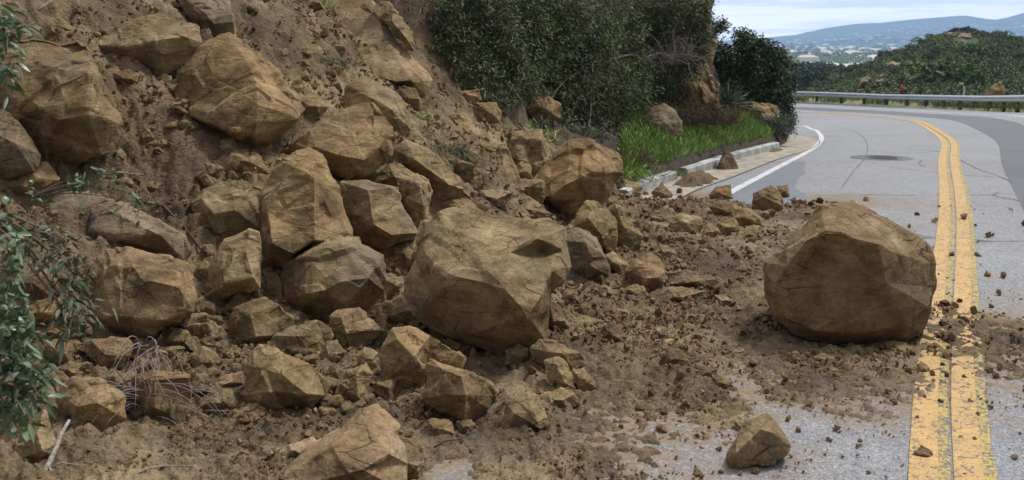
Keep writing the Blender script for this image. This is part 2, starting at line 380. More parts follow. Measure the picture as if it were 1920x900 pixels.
def leafmat(name, cols, rough=.45, gloss=.35, dark=None):
    m, nt, b = mat_new(name); g = N(nt)
    geo = g.n('ShaderNodeNewGeometry'); r = geo.outputs['Random Per Island']
    col = g.ramp(r, [(i/(len(cols)-1), c) for i, c in enumerate(cols)])
    col = g.mix(.6, col, g.ramp(g.noise(g.coord(), 2.2, 3, .6), [(.3, (.65, .68, .62)), (.7, (1.3, 1.28, 1.25))]), 'MULTIPLY')
    back = g.mix(.5, col, (.16, .2, .14))
    col = g.mix(geo.outputs['Backfacing'], col, back)
    g.set(b, col, rough, None, gloss)
    M[name] = m; return m
leafmat('leaf_sumac', [(.045, .085, .036), (.085, .145, .060), (.14, .215, .10), (.065, .115, .055), (.20, .27, .15)], .35, .5)
leafmat('leaf_bush', [(.032, .048, .018), (.075, .098, .028), (.125, .150, .045), (.052, .075, .028), (.24, .24, .10)], .6, .2)
leafmat('leaf_toyon', [(.022, .042, .020), (.036, .066, .030), (.055, .09, .035), (.03, .055, .03)], .65, .15)
leafmat('leaf_dry', [(.10, .12, .07), (.16, .17, .11), (.13, .10, .06), (.08, .11, .06)], .7, .2)
leafmat('leaf_grey', [(.12, .14, .09), (.17, .18, .13), (.10, .12, .075)], .8, .1)
leafmat('grass', [(.12, .25, .025), (.21, .37, .04), (.30, .45, .06), (.16, .31, .04), (.40, .43, .13)], .5, .3)
leafmat('dry_grass', [(.30, .27, .17), (.36, .34, .23), (.22, .25, .12), (.17, .23, .08)], .8, .1)
leafmat('yucca', [(.06, .10, .06), (.10, .145, .09), (.15, .18, .11)], .5, .3)
leafmat('tree_dark', [(.028, .045, .020), (.045, .066, .028), (.06, .085, .035)], .8, .1)
leafmat('tree_olive', [(.055, .07, .03), (.08, .095, .04), (.10, .115, .05)], .8, .1)
leafmat('tree_bright', [(.12, .18, .03), (.18, .26, .04), (.24, .30, .07)], .8, .1)
leafmat('tree_grey', [(.12, .125, .11), (.17, .17, .15), (.2, .2, .19)], .8, .1)
leafmat('chap_green', [(.08, .125, .038), (.125, .185, .052), (.175, .245, .07)], .8, .1)
leafmat('chap_olive', [(.09, .11, .045), (.125, .145, .06), (.16, .175, .08)], .8, .1)
leafmat('chap_grey', [(.08, .095, .07), (.11, .125, .09), (.14, .15, .11)], .8, .1)
leafmat('chap_brown', [(.05, .045, .032), (.07, .06, .042), (.085, .075, .05)], .8, .1)
# ------------------------------------------------------------------ road and its markings
cl = CENTRE; tan = np.gradient(cl, axis=0); tan /= np.linalg.norm(tan, axis=1)[:, None]; nor = np.stack([tan[:, 1], -tan[:, 0]], 1)
def ribbon(name, path, half0, half1, lift, mat, thick=None, step=.25, jit=0, kind='structure', cell=.9):
    """sheet between offsets half0..half1 (right positive) along path, lying on the road surface"""
    p = np.asarray(path, float); seg = np.linalg.norm(np.diff(p, axis=0), axis=1); s = np.concatenate([[0], np.cumsum(seg)])
    q = np.arange(0, s[-1], step); X = np.stack([np.interp(q, s, p[:, 0]), np.interp(q, s, p[:, 1])], 1)
    t = np.gradient(X, axis=0); t /= np.linalg.norm(t, axis=1)[:, None]; n = np.stack([t[:, 1], -t[:, 0]], 1)
    h0 = half0(q) if callable(half0) else np.full(len(q), half0); h1 = half1(q) if callable(half1) else np.full(len(q), half1)
    nc = max(2, int(np.ceil(np.max(h1-h0)/cell))+1)
    rows = []
    for k in range(nc):
        a = k/(nc-1); P = X+n*(h0*(1-a)+h1*a)[:, None]
        rows.append(np.column_stack([P, zroad(P[:, 0], P[:, 1])+lift]))
    V = np.stack(rows, 1).reshape(-1, 3); i = np.arange(len(q)-1)[:, None]*nc+np.arange(nc-1)[None]
    Fq = np.stack([i, i+1, i+nc+1, i+nc], -1).reshape(-1, 4)
    o = mesh_obj(name, V, Fq[:, ::-1], mat, smooth=True)
    if kind: o['kind'] = kind
    return o
road = ribbon('road', cl, -7.5, 5.05, 0, M['asphalt'], step=.2, cell=.3)
rv = np.empty(len(road.data.vertices)*3, np.float32); road.data.vertices.foreach_get('co', rv); rv = rv.reshape(-1, 3)
dc = np.where((rv[:, 1] > 1.5) & (rv[:, 1] < 17), cover(rv[:, 0], np.maximum(rv[:, 1], 2)), 0)*(1-sstep(rv[:, 1], 11, 16)*.3)
att = road.data.attributes.new('dust', 'FLOAT', 'POINT'); att.data.foreach_set('value', dc.astype(np.float32))
ribbon('road_patch_strip', cl, lambda s: .80+.4*sstep(s, 25, 45), lambda s: 1.85+.85*sstep(s, 25, 45)+.03*np.sin(s*1.7), .004, M['asphalt_dark'])
for nm, o0 in (('road_line', -.160), ('road_line', .035)):
    ribbon(nm, cl, o0, o0+.128, .010, M['yellow'])
    ribbon(nm, cl, lambda s, o=o0: o+.128-.002+0*s, lambda s, o=o0: o+.128+.052+.006*np.sin(s*9), .006, M['yellow_old'])
ribbon('road_line', cl, 3.66, 3.78, .006, M['white'])
WL = spline([road_pt(*q) for q in [(1330, 385), (1375, 358), (1440, 324), (1500, 293), (1529, 275), (1540, 262), (1537, 251), (1524, 243), (1500, 236)]]+[(8.6, 33), (6, 41)], 6)
def patch(name, pl, lift, mat):
    P = np.array([road_pt(*q) for q in pl]); g_ = []
    cx, cy = P.mean(0); rings = []
    Q = []
    for i in range(len(P)):
        for t in np.linspace(0, 1, 8)[:-1]:
            q = P[i]*(1-t)+P[(i+1) % len(P)]*t; Q.append(q+.05*np.array([vnoise(np.array([[q[0]*3, q[1]*3, 1.]]), 1)[0], vnoise(np.array([[q[0]*3, q[1]*3, 5.]]), 2)[0]]))
    Q = np.array(Q); n = len(Q); V = []; Fc = []
    for k, s in enumerate((1, .8, .6, .4, .2, .02)):
        R2 = np.array([cx, cy])+(Q-[cx, cy])*s; V += [(x_, y_, z_+lift) for (x_, y_), z_ in zip(R2, zroad(R2[:, 0], R2[:, 1]))]
        if k: Fc += [((k-1)*n+i, (k-1)*n+(i+1) % n, k*n+(i+1) % n, k*n+i) for i in range(n)]
    o = mesh_obj(name, V, Fc, mat); o['kind'] = 'structure'
patch('road_patch', [(1513, 303), (1511, 320), (1493, 340), (1487, 352), (1507, 363), (1505, 380), (1440, 388), (1380, 388), (1330, 380), (1330, 366), (1395, 345), (1455, 318), (1480, 304)], .0035, M['asphalt_mid'])
ribbon('road_line', WL, -.06, .06, .006, M['white'])
# gutter and broken white kerb on the slope side
tv, ts = TOE, None
seg = np.linalg.norm(np.diff(TOE, axis=0), axis=1); tsn = np.concatenate([[0], np.cumsum(seg)])
def toe_cut(y0, y1): return TOE[(TOE[:, 1] >= y0) & (TOE[:, 1] <= y1)]
GU = toe_cut(11.5, 27)
ribbon('gutter', GU, -.2, .62, .005, M['gutter_concrete'])
ribbon('gutter', GU, .62, .645, .0065, M['black_paint'])
def kerb(name, path, off, w, h, mat, label, cat, tilt=0, step=.3, jit=.005):
    p = np.asarray(path, float); seg = np.linalg.norm(np.diff(p, axis=0), axis=1); s = np.concatenate([[0], np.cumsum(seg)])
    q = np.arange(0, s[-1], step); X = np.stack([np.interp(q, s, p[:, 0]), np.interp(q, s, p[:, 1])], 1)
    t = np.gradient(X, axis=0); t /= np.linalg.norm(t, axis=1)[:, None]; n = np.stack([t[:, 1], -t[:, 0]], 1)
    sec = [(0, -.3), (0, h*.85), (.03*np.sign(w), h), (w-.02*np.sign(w), h), (w, h*.9), (w, -.3)]
    rows = []
    for a, b_ in sec:
        P = X+n*(off+a)+rng.normal(0, jit*.3, X.shape); z = zroad(X[:, 0], X[:, 1])
        rows.append(np.column_stack([P, z+b_+(0 if b_ < 0 else 1)*jit*vnoise(np.column_stack([X*2.3, q*0]), 5)]))
    k = len(sec); V = np.stack(rows, 1).reshape(-1, 3)
    Fc = []
    for i in range(len(q)-1):
        for j in range(k-1): Fc.append((i*k+j, i*k+j+1, (i+1)*k+j+1, (i+1)*k+j))
    Fc += [tuple(range(k)), tuple(range((len(q)-1)*k, len(q)*k))]
    o = mesh_obj(name, V, Fc, mat); bm = bmesh.new(); bm.from_mesh(o.data); bmesh.ops.recalc_face_normals(bm, faces=bm.faces); bm.to_mesh(o.data); bm.free()
    return tagit(o, label, cat)
KP = toe_cut(12.0, 20.2); cut = [0, .28, .34, .62, .655, 1]
L_ = len(KP); full = spline(KP, 4)
kerb('kerb', full[:int(len(full)*.31)], .0, -.15, .14, M['concrete'], 'pale broken kerb piece nearest the rockfall with mud spilling past its end', 'kerb', step=.15)
kerb('kerb', full[int(len(full)*.345):int(len(full)*.60)], .0, -.15, .14, M['concrete'], 'middle piece of pale kerb below the bright grass, between two mud gaps', 'kerb', step=.15)
kerb('kerb', full[int(len(full)*.63):], .0, -.15, .14, M['concrete'], 'farthest piece of pale kerb ending by the grey sagebrush', 'kerb', step=.15)
kerb('kerb', cl, 5.0, .35, .38, M['kerb_concrete'], 'long low grey kerb berm under the metal guardrail round the outer bend', 'kerb', step=.6, jit=.02)
simple('mud', (.13, .088, .052), .95, .5, bump=.6, sc=30)
# small mud spills over the gutter
def mudpatch(cx, cy, rx, ry, h, ang, seed):
    n = 40; g_ = np.linspace(-1, 1, n); A, B = np.meshgrid(g_, g_); ca, sa = math.cos(ang), math.sin(ang)
    X = cx+ca*A*rx-sa*B*ry; Y = cy+sa*A*rx+ca*B*ry
    Z = zroad(X, Y)+h*(1-(A*A+B*B)*1.35)+h*.9*fbm2(X+seed, Y, 4, seed, 4)-.005
    i = np.arange(n-1)[:, None]*n+np.arange(n-1)[None]; Fq = np.stack([i, i+1, i+n+1, i+n], -1).reshape(-1, 4)
    return mesh_obj('mud_spill', np.stack([X, Y, Z], -1).reshape(-1, 3), Fq, M['mud'], smooth=True)
for k, (px, py, rx, ry, h, lab) in enumerate([(1300, 343, .75, .3, .16, 'dark mud heap spilling through the first gap in the pale kerb'), (1362, 316, .28, .22, .22, 'small brown mound of mud in the gap below the little shrub at the kerb'), (1455, 283, .5, .14, .05, 'thin dark mud smear at the far end of the pale kerb')]):
    x, y = road_pt(px, py)
    tagit(mudpatch(x, y, rx, ry, h, 1.05, 5+k), lab, 'mud')
for pl_ in ([(1580, 350), (1600, 322), (1622, 296), (1626, 272), (1612, 252), (1580, 240)], [(1800, 300), (1835, 318), (1870, 330), (1915, 350)], [(1360, 296), (1400, 300), (1440, 303), (1470, 306)], [(1730, 300), (1722, 308), (1738, 314)]):
    ribbon('road_crack', spline([road_pt(*q) for q in pl_], 8), lambda s: -.007-.004*np.sin(s*7), lambda s: .007+.004*np.sin(s*5), .0075, M['asphalt_dark'])
# manhole
x, y = road_pt(1655, 297)
def disc(cx, cy, r, lift, mat, name, n=40, sx=1, th=0, par=None):
    V = [(0, 0, 0)]+[(r*sx*math.cos(2*math.pi*k/n)*(1+.05*math.sin(k*2.3)*(th > 0)), r*math.sin(2*math.pi*k/n)*(1+.05*math.sin(k*1.7)*(th > 0)), 0) for k in range(n)]
    Fc = [(0, 1+k, 1+(k+1) % n) for k in range(n)]
    V = [(a+cx, b+cy, float(zroad(a+cx, b+cy))+lift) for a, b, _ in V]
    return mesh_obj(name, V, Fc, mat, par, origin=(cx, cy, float(zroad(cx, cy))) if par is None else None)
mh = empty('manhole_cover', (x, y, float(zroad(x, y))), 'round dark iron manhole cover set in a patch of the left lane', 'manhole cover')
mb = MB()
for k in range(32):
    a = 2*math.pi*k/32; b_ = 2*math.pi*(k+1)/32
    mb.add([(0, 0, .02), (.29*math.cos(a), .29*math.sin(a), .02), (.29*math.cos(b_), .29*math.sin(b_), .02)], [(0, 1, 2)])
for i in range(-5, 6):
    for j in range(-5, 6):
        if i*i+j*j < 26: mb.box(i*.05-.014, i*.05+.014, j*.05-.014, j*.05+.014, .018, .026)
mb.build('cover_plate', M['iron'], mh)
mb = MB(); V = []; Fc = []
for k in range(40):
    a = 2*math.pi*k/40
    for r, z in ((.30, .012), (.36, .02), (.56, .006)): V.append((r*math.cos(a)*(1+.04*math.sin(3*a)), r*math.sin(a), z-.0))
for k in range(40):
    for j in range(2): Fc.append((k*3+j, k*3+j+1, ((k+1) % 40)*3+j+1, ((k+1) % 40)*3+j))
mb.add(V, Fc); fr = mb.build('collar', M['asphalt_dark'], mh)
# guardrail: W-beam, posts, blocks
gx = cl; kk = (gx[:, 1] > 6)
gp = (cl+nor*5.55)[kk]; sg = np.concatenate([[0], np.cumsum(np.linalg.norm(np.diff(gp, axis=0), axis=1))])
sel = sg < 105; gp = gp[sel]; sg = sg[sel]
q = np.arange(0, sg[-1], .5); GX = np.stack([np.interp(q, sg, gp[:, 0]), np.interp(q, sg, gp[:, 1])], 1)
gt = np.gradient(GX, axis=0); gt /= np.linalg.norm(gt, axis=1)[:, None]; gn = np.stack([gt[:, 1], -gt[:, 0]], 1)
gz = zroad(GX[:, 0]-gn[:, 0]*.5, GX[:, 1]-gn[:, 1]*.5)
gr = empty('guardrail', (GX[60][0], GX[60][1], gz[60]), 'galvanised steel W-beam guardrail curving round the outside of the bend', 'guardrail')
sec = [(.00, .42), (-.05, .45), (-.08, .49), (-.08, .52), (-.03, .555), (.0, .585), (-.03, .615), (-.08, .65), (-.08, .68), (-.05, .72), (0, .75), (.012, .75), (-.03, .715), (-.065, .68), (-.065, .655), (-.015, .615), (.015, .585), (-.015, .555), (-.065, .515), (-.065, .49), (-.03, .455), (.012, .42)]
o0 = np.array([GX[60][0], GX[60][1], gz[60]])
V = []; k = len(sec)
for i in range(len(q)):
    for a, h in sec: V.append((GX[i, 0]+gn[i, 0]*a, GX[i, 1]+gn[i, 1]*a, gz[i]+.1+h))
Fc = [(i*k+j, i*k+(j+1) % k, (i+1)*k+(j+1) % k, (i+1)*k+j) for i in range(len(q)-1) for j in range(k)]
mesh_obj('rail', np.array(V)-o0, Fc, M['galvanised'], gr)
pm = None
for i in range(2, len(q)-1, 4):
    if pm is None:
        mb = MB(); mb.box(-.09, .09, .19, .36, -.6, .80); mb.box(-.07, .07, .02, .19, .42, .74); p = mb.build('post', M['post_wood'], gr); pm = p
    else:
        p = pm.copy(); COL.objects.link(p); p.parent = gr
    ang = math.atan2(gt[i, 1], gt[i, 0])
    p.location = (GX[i, 0]-o0[0], GX[i, 1]-o0[1], gz[i]+.1-o0[2]); p.rotation_euler = (0, 0, ang+math.pi)
# signs and markers
def at(px, py, d): return Vector(((px-960)/F*d, d, HC-(py-HY)/F*d))
s = empty('road_sign', at(1487, 195, 67), 'small white sign with black marks on a leaning grey pole at the bend', 'road sign')
dd = 67; u_ = dd/F
mb = MB(); mb.tube([(0, 0, -.6), (.35, 0, 30*u_+.5)], .035, 8); mb.build('pole', M['galvanised'], s)
mb = MB(); Mx = Matrix.Rotation(math.radians(-14), 4, 'Y'); mb.box(.03-4.2*u_*.5, .03+4.2*u_*.55, -.05, -.045-.03, 3*u_+.2, 3*u_+.75, None)
mb.v = [tuple(Matrix.Rotation(math.radians(10), 3, 'Y') @ Vector(v)) for v in mb.v]; pl = mb.build('panel', M['sign_white'], s)
mb = MB(); mb.box(-.05, .06, -.084, -.081, .5, .55); mb.box(-.02, .06, -.084, -.081, .58, .63); mb.box(-.06, .02, -.084, -.081, .66, .72)
mb.v = [tuple(Matrix.Rotation(math.radians(10), 3, 'Y') @ Vector(v)) for v in mb.v]; mb.build('black_mark', M['black_paint'], pl)
s = empty('marker_post', at(1690, 186, 62), 'dark timber marker post with a red reflector panel behind the guardrail', 'marker post')
u_ = 62/F; mb = MB(); mb.box(-2.2*u_, 2.2*u_, -.06, .06, -.8, 40*u_); mb.build('post', M['post_wood'], s)
mb = MB(); mb.box(-1.9*u_, 1.9*u_, -.085, -.063, 17*u_, 28*u_); mb.build('reflector_panel', M['red_reflector'], s)
mb = MB(); mb.box(-.6*u_, 1.0*u_, -.09, -.086, 24*u_, 27*u_); mb.build('pale_patch', M['sign_white'], s)
s = empty('delineator_post', at(1808, 182, 56), 'slim white delineator post standing in the dry grass behind the guardrail', 'delineator')
u_ = 56/F; mb = MB(); mb.box(-1.6*u_, 1.6*u_, -.02, .02, -.8, 20*u_); mb.build('blade', M['sign_white'], s)
mb = MB(); mb.box(-.9*u_, .9*u_, -.026, -.022, 14*u_, 17*u_); mb.build('reflector_strip', M['galvanised'], s)

# ------------------------------------------------------------------ slide, bank and cliff ground
cols = np.concatenate([np.linspace(-1500, -60, 60), np.arange(-50, 1990, 4.2), np.linspace(2000, 2700, 25)])
rows = [2.2]
while rows[-1] < 31: rows.append(rows[-1]*1.0031)
rows = np.array(rows)
PX, DY = np.meshgrid(cols, rows); X = (PX-960)/F*DY
keep = np.ones_like(X, bool)
Z = zground(X, DY, fine=True)
nc = len(cols); i = np.arange(len(rows)-1)[:, None]*nc+np.arange(nc-1)[None]
Fq = np.stack([i, i+1, i+nc+1, i+nc], -1).reshape(-1, 4)
zr = zroad(X, DY).ravel()
vis = (Z.ravel() > zr-.02)
Fq = Fq[vis[Fq].any(1)]
used = np.unique(Fq); remap = np.zeros(Z.size, np.int64); remap[used] = np.arange(len(used))
VV = np.stack([X.ravel(), DY.ravel(), Z.ravel()], 1)[used]
# ------- the bank beyond: greyer stony earth, with the cliff's shade put into its colour
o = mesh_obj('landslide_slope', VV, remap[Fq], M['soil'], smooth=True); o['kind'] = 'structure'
# the same bank going on beside and behind the camera
gx_ = np.linspace(-45, -2.0, 110); gy_ = np.linspace(-32, 2.3, 90); GXX, GYY = np.meshgrid(gx_, gy_); GZ = zground(GXX, GYY)
n_ = len(gx_); i = np.arange(len(gy_)-1)[:, None]*n_+np.arange(n_-1)[None]
vz = (GZ > zroad(GXX, GYY)+.0).ravel(); Fb = np.stack([i, i+1, i+n_+1, i+n_], -1).reshape(-1, 4); Fb = Fb[vz[Fb].all(1)]
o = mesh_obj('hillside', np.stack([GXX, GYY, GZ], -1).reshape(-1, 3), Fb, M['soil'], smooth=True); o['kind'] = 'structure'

# ------------------------------------------------------------------ far ground: hill, valley, plain
RIDGE = np.array([(-4000, -8), (1300, -8), (1480, -6), (1560, -4.4), (1600, -3.), (1640, -.6), (1680, .8), (1720, 2.2), (1745, 3.2), (1765, 4.0), (1800, 4.5), (1850, 3.8), (1900, 2.8), (2000, 3.0), (2300, 6.5), (6000, 8)])
MTN = np.array([(-9000, 20), (900, 60), (1340, 78), (1440, 71), (1500, 64), (1540, 54), (1600, 45), (1650, 43), (1700, 37), (1760, 32), (1810, 29), (1850, 36), (1870, 37), (1890, 33), (1920, 24), (2000, 15), (2300, 30), (9000, 60)])
def zfar(x, y):
    d = np.maximum(y, 1); px = 960+F*x/d
    px = np.where(y < 5, 4000*np.sign(x), px)
    rdg = np.interp(px, RIDGE[:, 0], RIDGE[:, 1])
    base = -2.3-.2
    t1 = sstep(d, 74, 150); hill = base*(1-t1)+rdg*t1+(.9*fbm2(x, y, .035, 71, 4)+.4*fbm2(x, y, .12, 73, 3))*sstep(d, 76, 100)
    t2 = sstep(d, 152, 330); z = hill*(1-t2)+(-15)*t2
    z = z+sstep(d, 260, 500)*1.2*fbm2(x, y, .01, 75, 3)
    z = z+24*sstep(d, 1100, 3300)
    mh = HC-(np.interp(px, MTN[:, 0], MTN[:, 1])-HY)/F*5200*np.clip(y, 1, None)/np.hypot(x, y)
    tm = np.clip((np.hypot(x, y)-3300)/1900, 0, 1); rg = np.abs(fbm2(x, y, .0016, 77, 5))
    z = z+(mh-9+5*fbm2(x, y, .012, 79, 4))*np.where(np.hypot(x, y) > 3300, (tm**1.25), 0)+np.where(tm > 0, 60*(rg-.22)*np.sin(np.pi*np.clip(tm, 0, 1))**1, 0)
    return z
def zfar_road(x, y):
    z = zfar(x, y); sh = np.shape(x)
    u, _ = sdist(x, y, CENTRE); u = u.reshape(sh); r = zroad(x, y)
    w = sstep(u, 5.2, 5.5)*(1-sstep(u, 9, 16))
    inn = (np.abs(u) < 5.3)
    v, _ = sdist(x, y, TOE); v = -v.reshape(sh)
    z = np.where(inn, np.minimum(z, r-.45), z)
    z = np.where(u <= -5.3, np.minimum(z, r-.45), z)
    z = np.where((u > 5.2) & (y < 74), z*(1-w)+(r+.10)*w, z)
    left = np.where((v > 2) & (y < 60), 4.8*sstep(v, 2, 9)-1.5, -99)
    return np.where((y < 31) & (u < 5.2), r-1.0, np.maximum(z, np.where(y >= 29, left, -99)))
rr = np.concatenate([np.geomspace(4, 60, 60)[:-1], np.linspace(60, 175, 150), np.geomspace(176, 700, 70), np.geomspace(720, 3200, 50), np.geomspace(3300, 5600, 90), [7000, 12000]])
th = np.concatenate([np.linspace(-180, -8, 60)[:-1], np.linspace(-8, 40, 520), np.linspace(40, 180, 60)[1:]])*math.pi/180
R_, T_ = np.meshgrid(rr, th, indexing='ij'); X = R_*np.sin(T_); Y = R_*np.cos(T_); Z = zfar_road(X, Y)
nc = len(th); i = np.arange(len(rr)-1)[:, None]*nc+np.arange(nc-1)[None]
Fq = np.stack([i, i+nc, i+nc+1, i+1], -1).reshape(-1, 4)
m, nt, b = mat_new('land'); g = N(nt); c = g.coord()
gre = g.ramp(g.noise(c, .06, 6, .7), [(.35, (.045, .062, .028)), (.5, (.075, .10, .04)), (.62, (.11, .12, .06)), (.72, (.22, .18, .11))])
verge = g.ramp(g.noise(c, .9, 5, .7), [(.35, (.14, .16, .06)), (.6, (.28, .26, .15))])
dist = g.n('ShaderNodeVectorMath', {0: c}, operation='LENGTH').outputs['Value']
f1 = g.ramp(g.math('DIVIDE', dist, 1000), [(.078, 0), (.090, 1)])
near = g.mix(f1, verge, gre)
plain = g.ramp(g.noise(c, .012, 6, .75), [(.30, (.06, .085, .03)), (.38, (.22, .25, .08)), (.45, (.55, .50, .32)), (.58, (.75, .71, .58))])  # sunshine over the plain is put into these bright colours
f2 = g.ramp(g.math('DIVIDE', dist, 5000), [(.13, 0), (.2, 1)])
near = g.mix(f2, near, plain)
mt = g.ramp(g.noise(c, .0035, 8, .7), [(.38, (.035, .05, .05)), (.58, (.055, .07, .06)), (.70, (.14, .15, .11))])
f3 = g.ramp(g.math('DIVIDE', dist, 5000), [(.62, 0), (.70, 1)])
g.set(b, g.mix(f3, near, mt), .95, g.bump(g.noise(c, 1.5, 4), .4, .3), .1); M['land'] = m
o = mesh_obj('land', np.stack([X.ravel(), Y.ravel(), Z.ravel()], 1), Fq, m, smooth=True); o['kind'] = 'structure'
def far_pt(px, d):
    x = (px-960)/F*d; return Vector((x, d, float(zfar_road(np.array([x]), np.array([d]))[0])))
# ------------------------------------------------------------------ rocks: shaped block by block
def refine(V, Fc, maxlen):
    """split every edge longer than the local limit (conforming 1-4 split)"""
    for _ in range(12):
        E = np.concatenate([Fc[:, [0, 1]], Fc[:, [1, 2]], Fc[:, [2, 0]]]); E.sort(1)
        U, inv = np.unique(E, axis=0, return_inverse=True); inv = inv.reshape(3, -1).T
        a, b = V[U[:, 0]], V[U[:, 1]]; L = np.linalg.norm(a-b, axis=1)
        lim = maxlen((a+b)/2) if callable(maxlen) else maxlen
        mk = L > lim
        if not mk.any(): break
        # close: a triangle with a marked edge also splits its longest
        for _k in range(3):
            fl = mk[inv]; any_ = fl.any(1); lg = L[inv].argmax(1); mk2 = mk.copy(); mk2[inv[any_, lg[any_]]] = True
            if (mk2 == mk).all(): break
            mk = mk2
        mid = np.full(len(U), -1); mid[mk] = len(V)+np.arange(mk.sum()); V = np.concatenate([V, ((a+b)/2)[mk]])
        m = mid[inv]; fl = m >= 0; n = fl.sum(1); out = [Fc[n == 0]]
        k3 = n == 3
        if k3.any():
            f = Fc[k3]; q = m[k3]
            out += [np.stack([f[:, 0], q[:, 0], q[:, 2]], 1), np.stack([q[:, 0], f[:, 1], q[:, 1]], 1), np.stack([q[:, 2], q[:, 1], f[:, 2]], 1), q]
        for r in range(3):
            s = (n == 1) & fl[:, r]
            if s.any():
                f = np.roll(Fc[s], -r, 1); q = m[s][:, r]
                out += [np.stack([f[:, 0], q, f[:, 2]], 1), np.stack([q, f[:, 1], f[:, 2]], 1)]
            s = (n == 2) & ~fl[:, (r+2) % 3]
            if s.any():
                f = np.roll(Fc[s], -r, 1); q0 = m[s][:, r]; q1 = m[s][:, (r+1) % 3]
                out += [np.stack([q0, f[:, 1], q1], 1), np.stack([f[:, 0], q0, q1], 1), np.stack([f[:, 0], q1, f[:, 2]], 1)]
        Fc = np.concatenate(out)
    return V, Fc
def vnormals(V, Fc):
    fn = np.cross(V[Fc[:, 1]]-V[Fc[:, 0]], V[Fc[:, 2]]-V[Fc[:, 0]]); N_ = np.zeros_like(V)
    for k in range(3): np.add.at(N_, Fc[:, k], fn)
    return N_/(np.linalg.norm(N_, axis=1)[:, None]+1e-12)
def smooth(V, Fc, it, w=.5):
    E = np.concatenate([Fc[:, [0, 1]], Fc[:, [1, 2]], Fc[:, [2, 0]]]); E = np.concatenate([E, E[:, ::-1]]); E = np.unique(E, axis=0)
    cnt = np.bincount(E[:, 0], minlength=len(V))[:, None]
    for _ in range(it):
        S = np.zeros_like(V); np.add.at(S, E[:, 0], V[E[:, 1]]); V = V*(1-w)+w*S/np.maximum(cnt, 1)
    return V
def weather(V, Fc, R, seed, rough=1., layers=True):
    """chips, fracture steps, bedding and grain on a block of mean radius R"""
    r = np.random.default_rng(seed); c = V.mean(0)
    W = V+.03*R*np.stack([fbm(V/R*1.1+k*7, seed+k, 3) for k in range(3)], 1)
    n = vnormals(V, Fc)
    lo, hi = V.min(0), V.max(0)
    def chips(cnt, amp, tilt, band=.075):
        S = r.uniform(lo, hi, (cnt, 3)); G = r.normal(0, tilt, (cnt, 3)); H = r.normal(0, amp, cnt)
        out = np.empty(len(W)); ar = np.arange
        for i in range(0, len(W), 20000):
            w = W[i:i+20000]; q = np.sqrt(((w[:, None]-S[None])**2).sum(2)); k1 = q.argmin(1); d1 = q[ar(len(w)), k1].copy(); q[ar(len(w)), k1] = 1e9; k2 = q.argmin(1); d2 = q[ar(len(w)), k2]
            f = lambda k: H[k]*R+np.clip(((w-S[k])*G[k]).sum(1), -.06*R, .06*R)
            t = np.clip((d2-d1)/(band*R), 0, 1)*.5+.5; out[i:i+20000] = f(k1)*t+f(k2)*(1-t)
        return out
    d = chips(7, .010, .10)+chips(26, .006, .07)+chips(110, .0055, .07, .03)
    ax = r.normal(0, 1, 3); ax[2] = abs(ax[2])+.6; ax /= np.linalg.norm(ax)
    bed = (W@ax)/R*7+.5*vnoise(V/R*1.5, seed+9); st = bed-np.floor(bed)
    d = d+.004*R*np.where(st < .25, -1, .3)*np.clip(vnoise(V/R*2, seed+4)*2+.4, 0, 1)*(1 if layers else 0)
    d = d+R*.006*fbm(V/R*1.3, seed+20, 2)+R*.018*fbm(V/R*6, seed+30, 5, .68)
    rid = 1-np.abs(fbm(V/R*2.6, seed+40, 3)); d = d-R*.02*np.clip(rid-.9, 0, 1)*3
    return smooth(V+n*(d*rough)[:, None], Fc, 1, .12)
def pts(s): return [tuple(float(q) for q in w.split(',')) for w in s.split()]
LABELS = {}
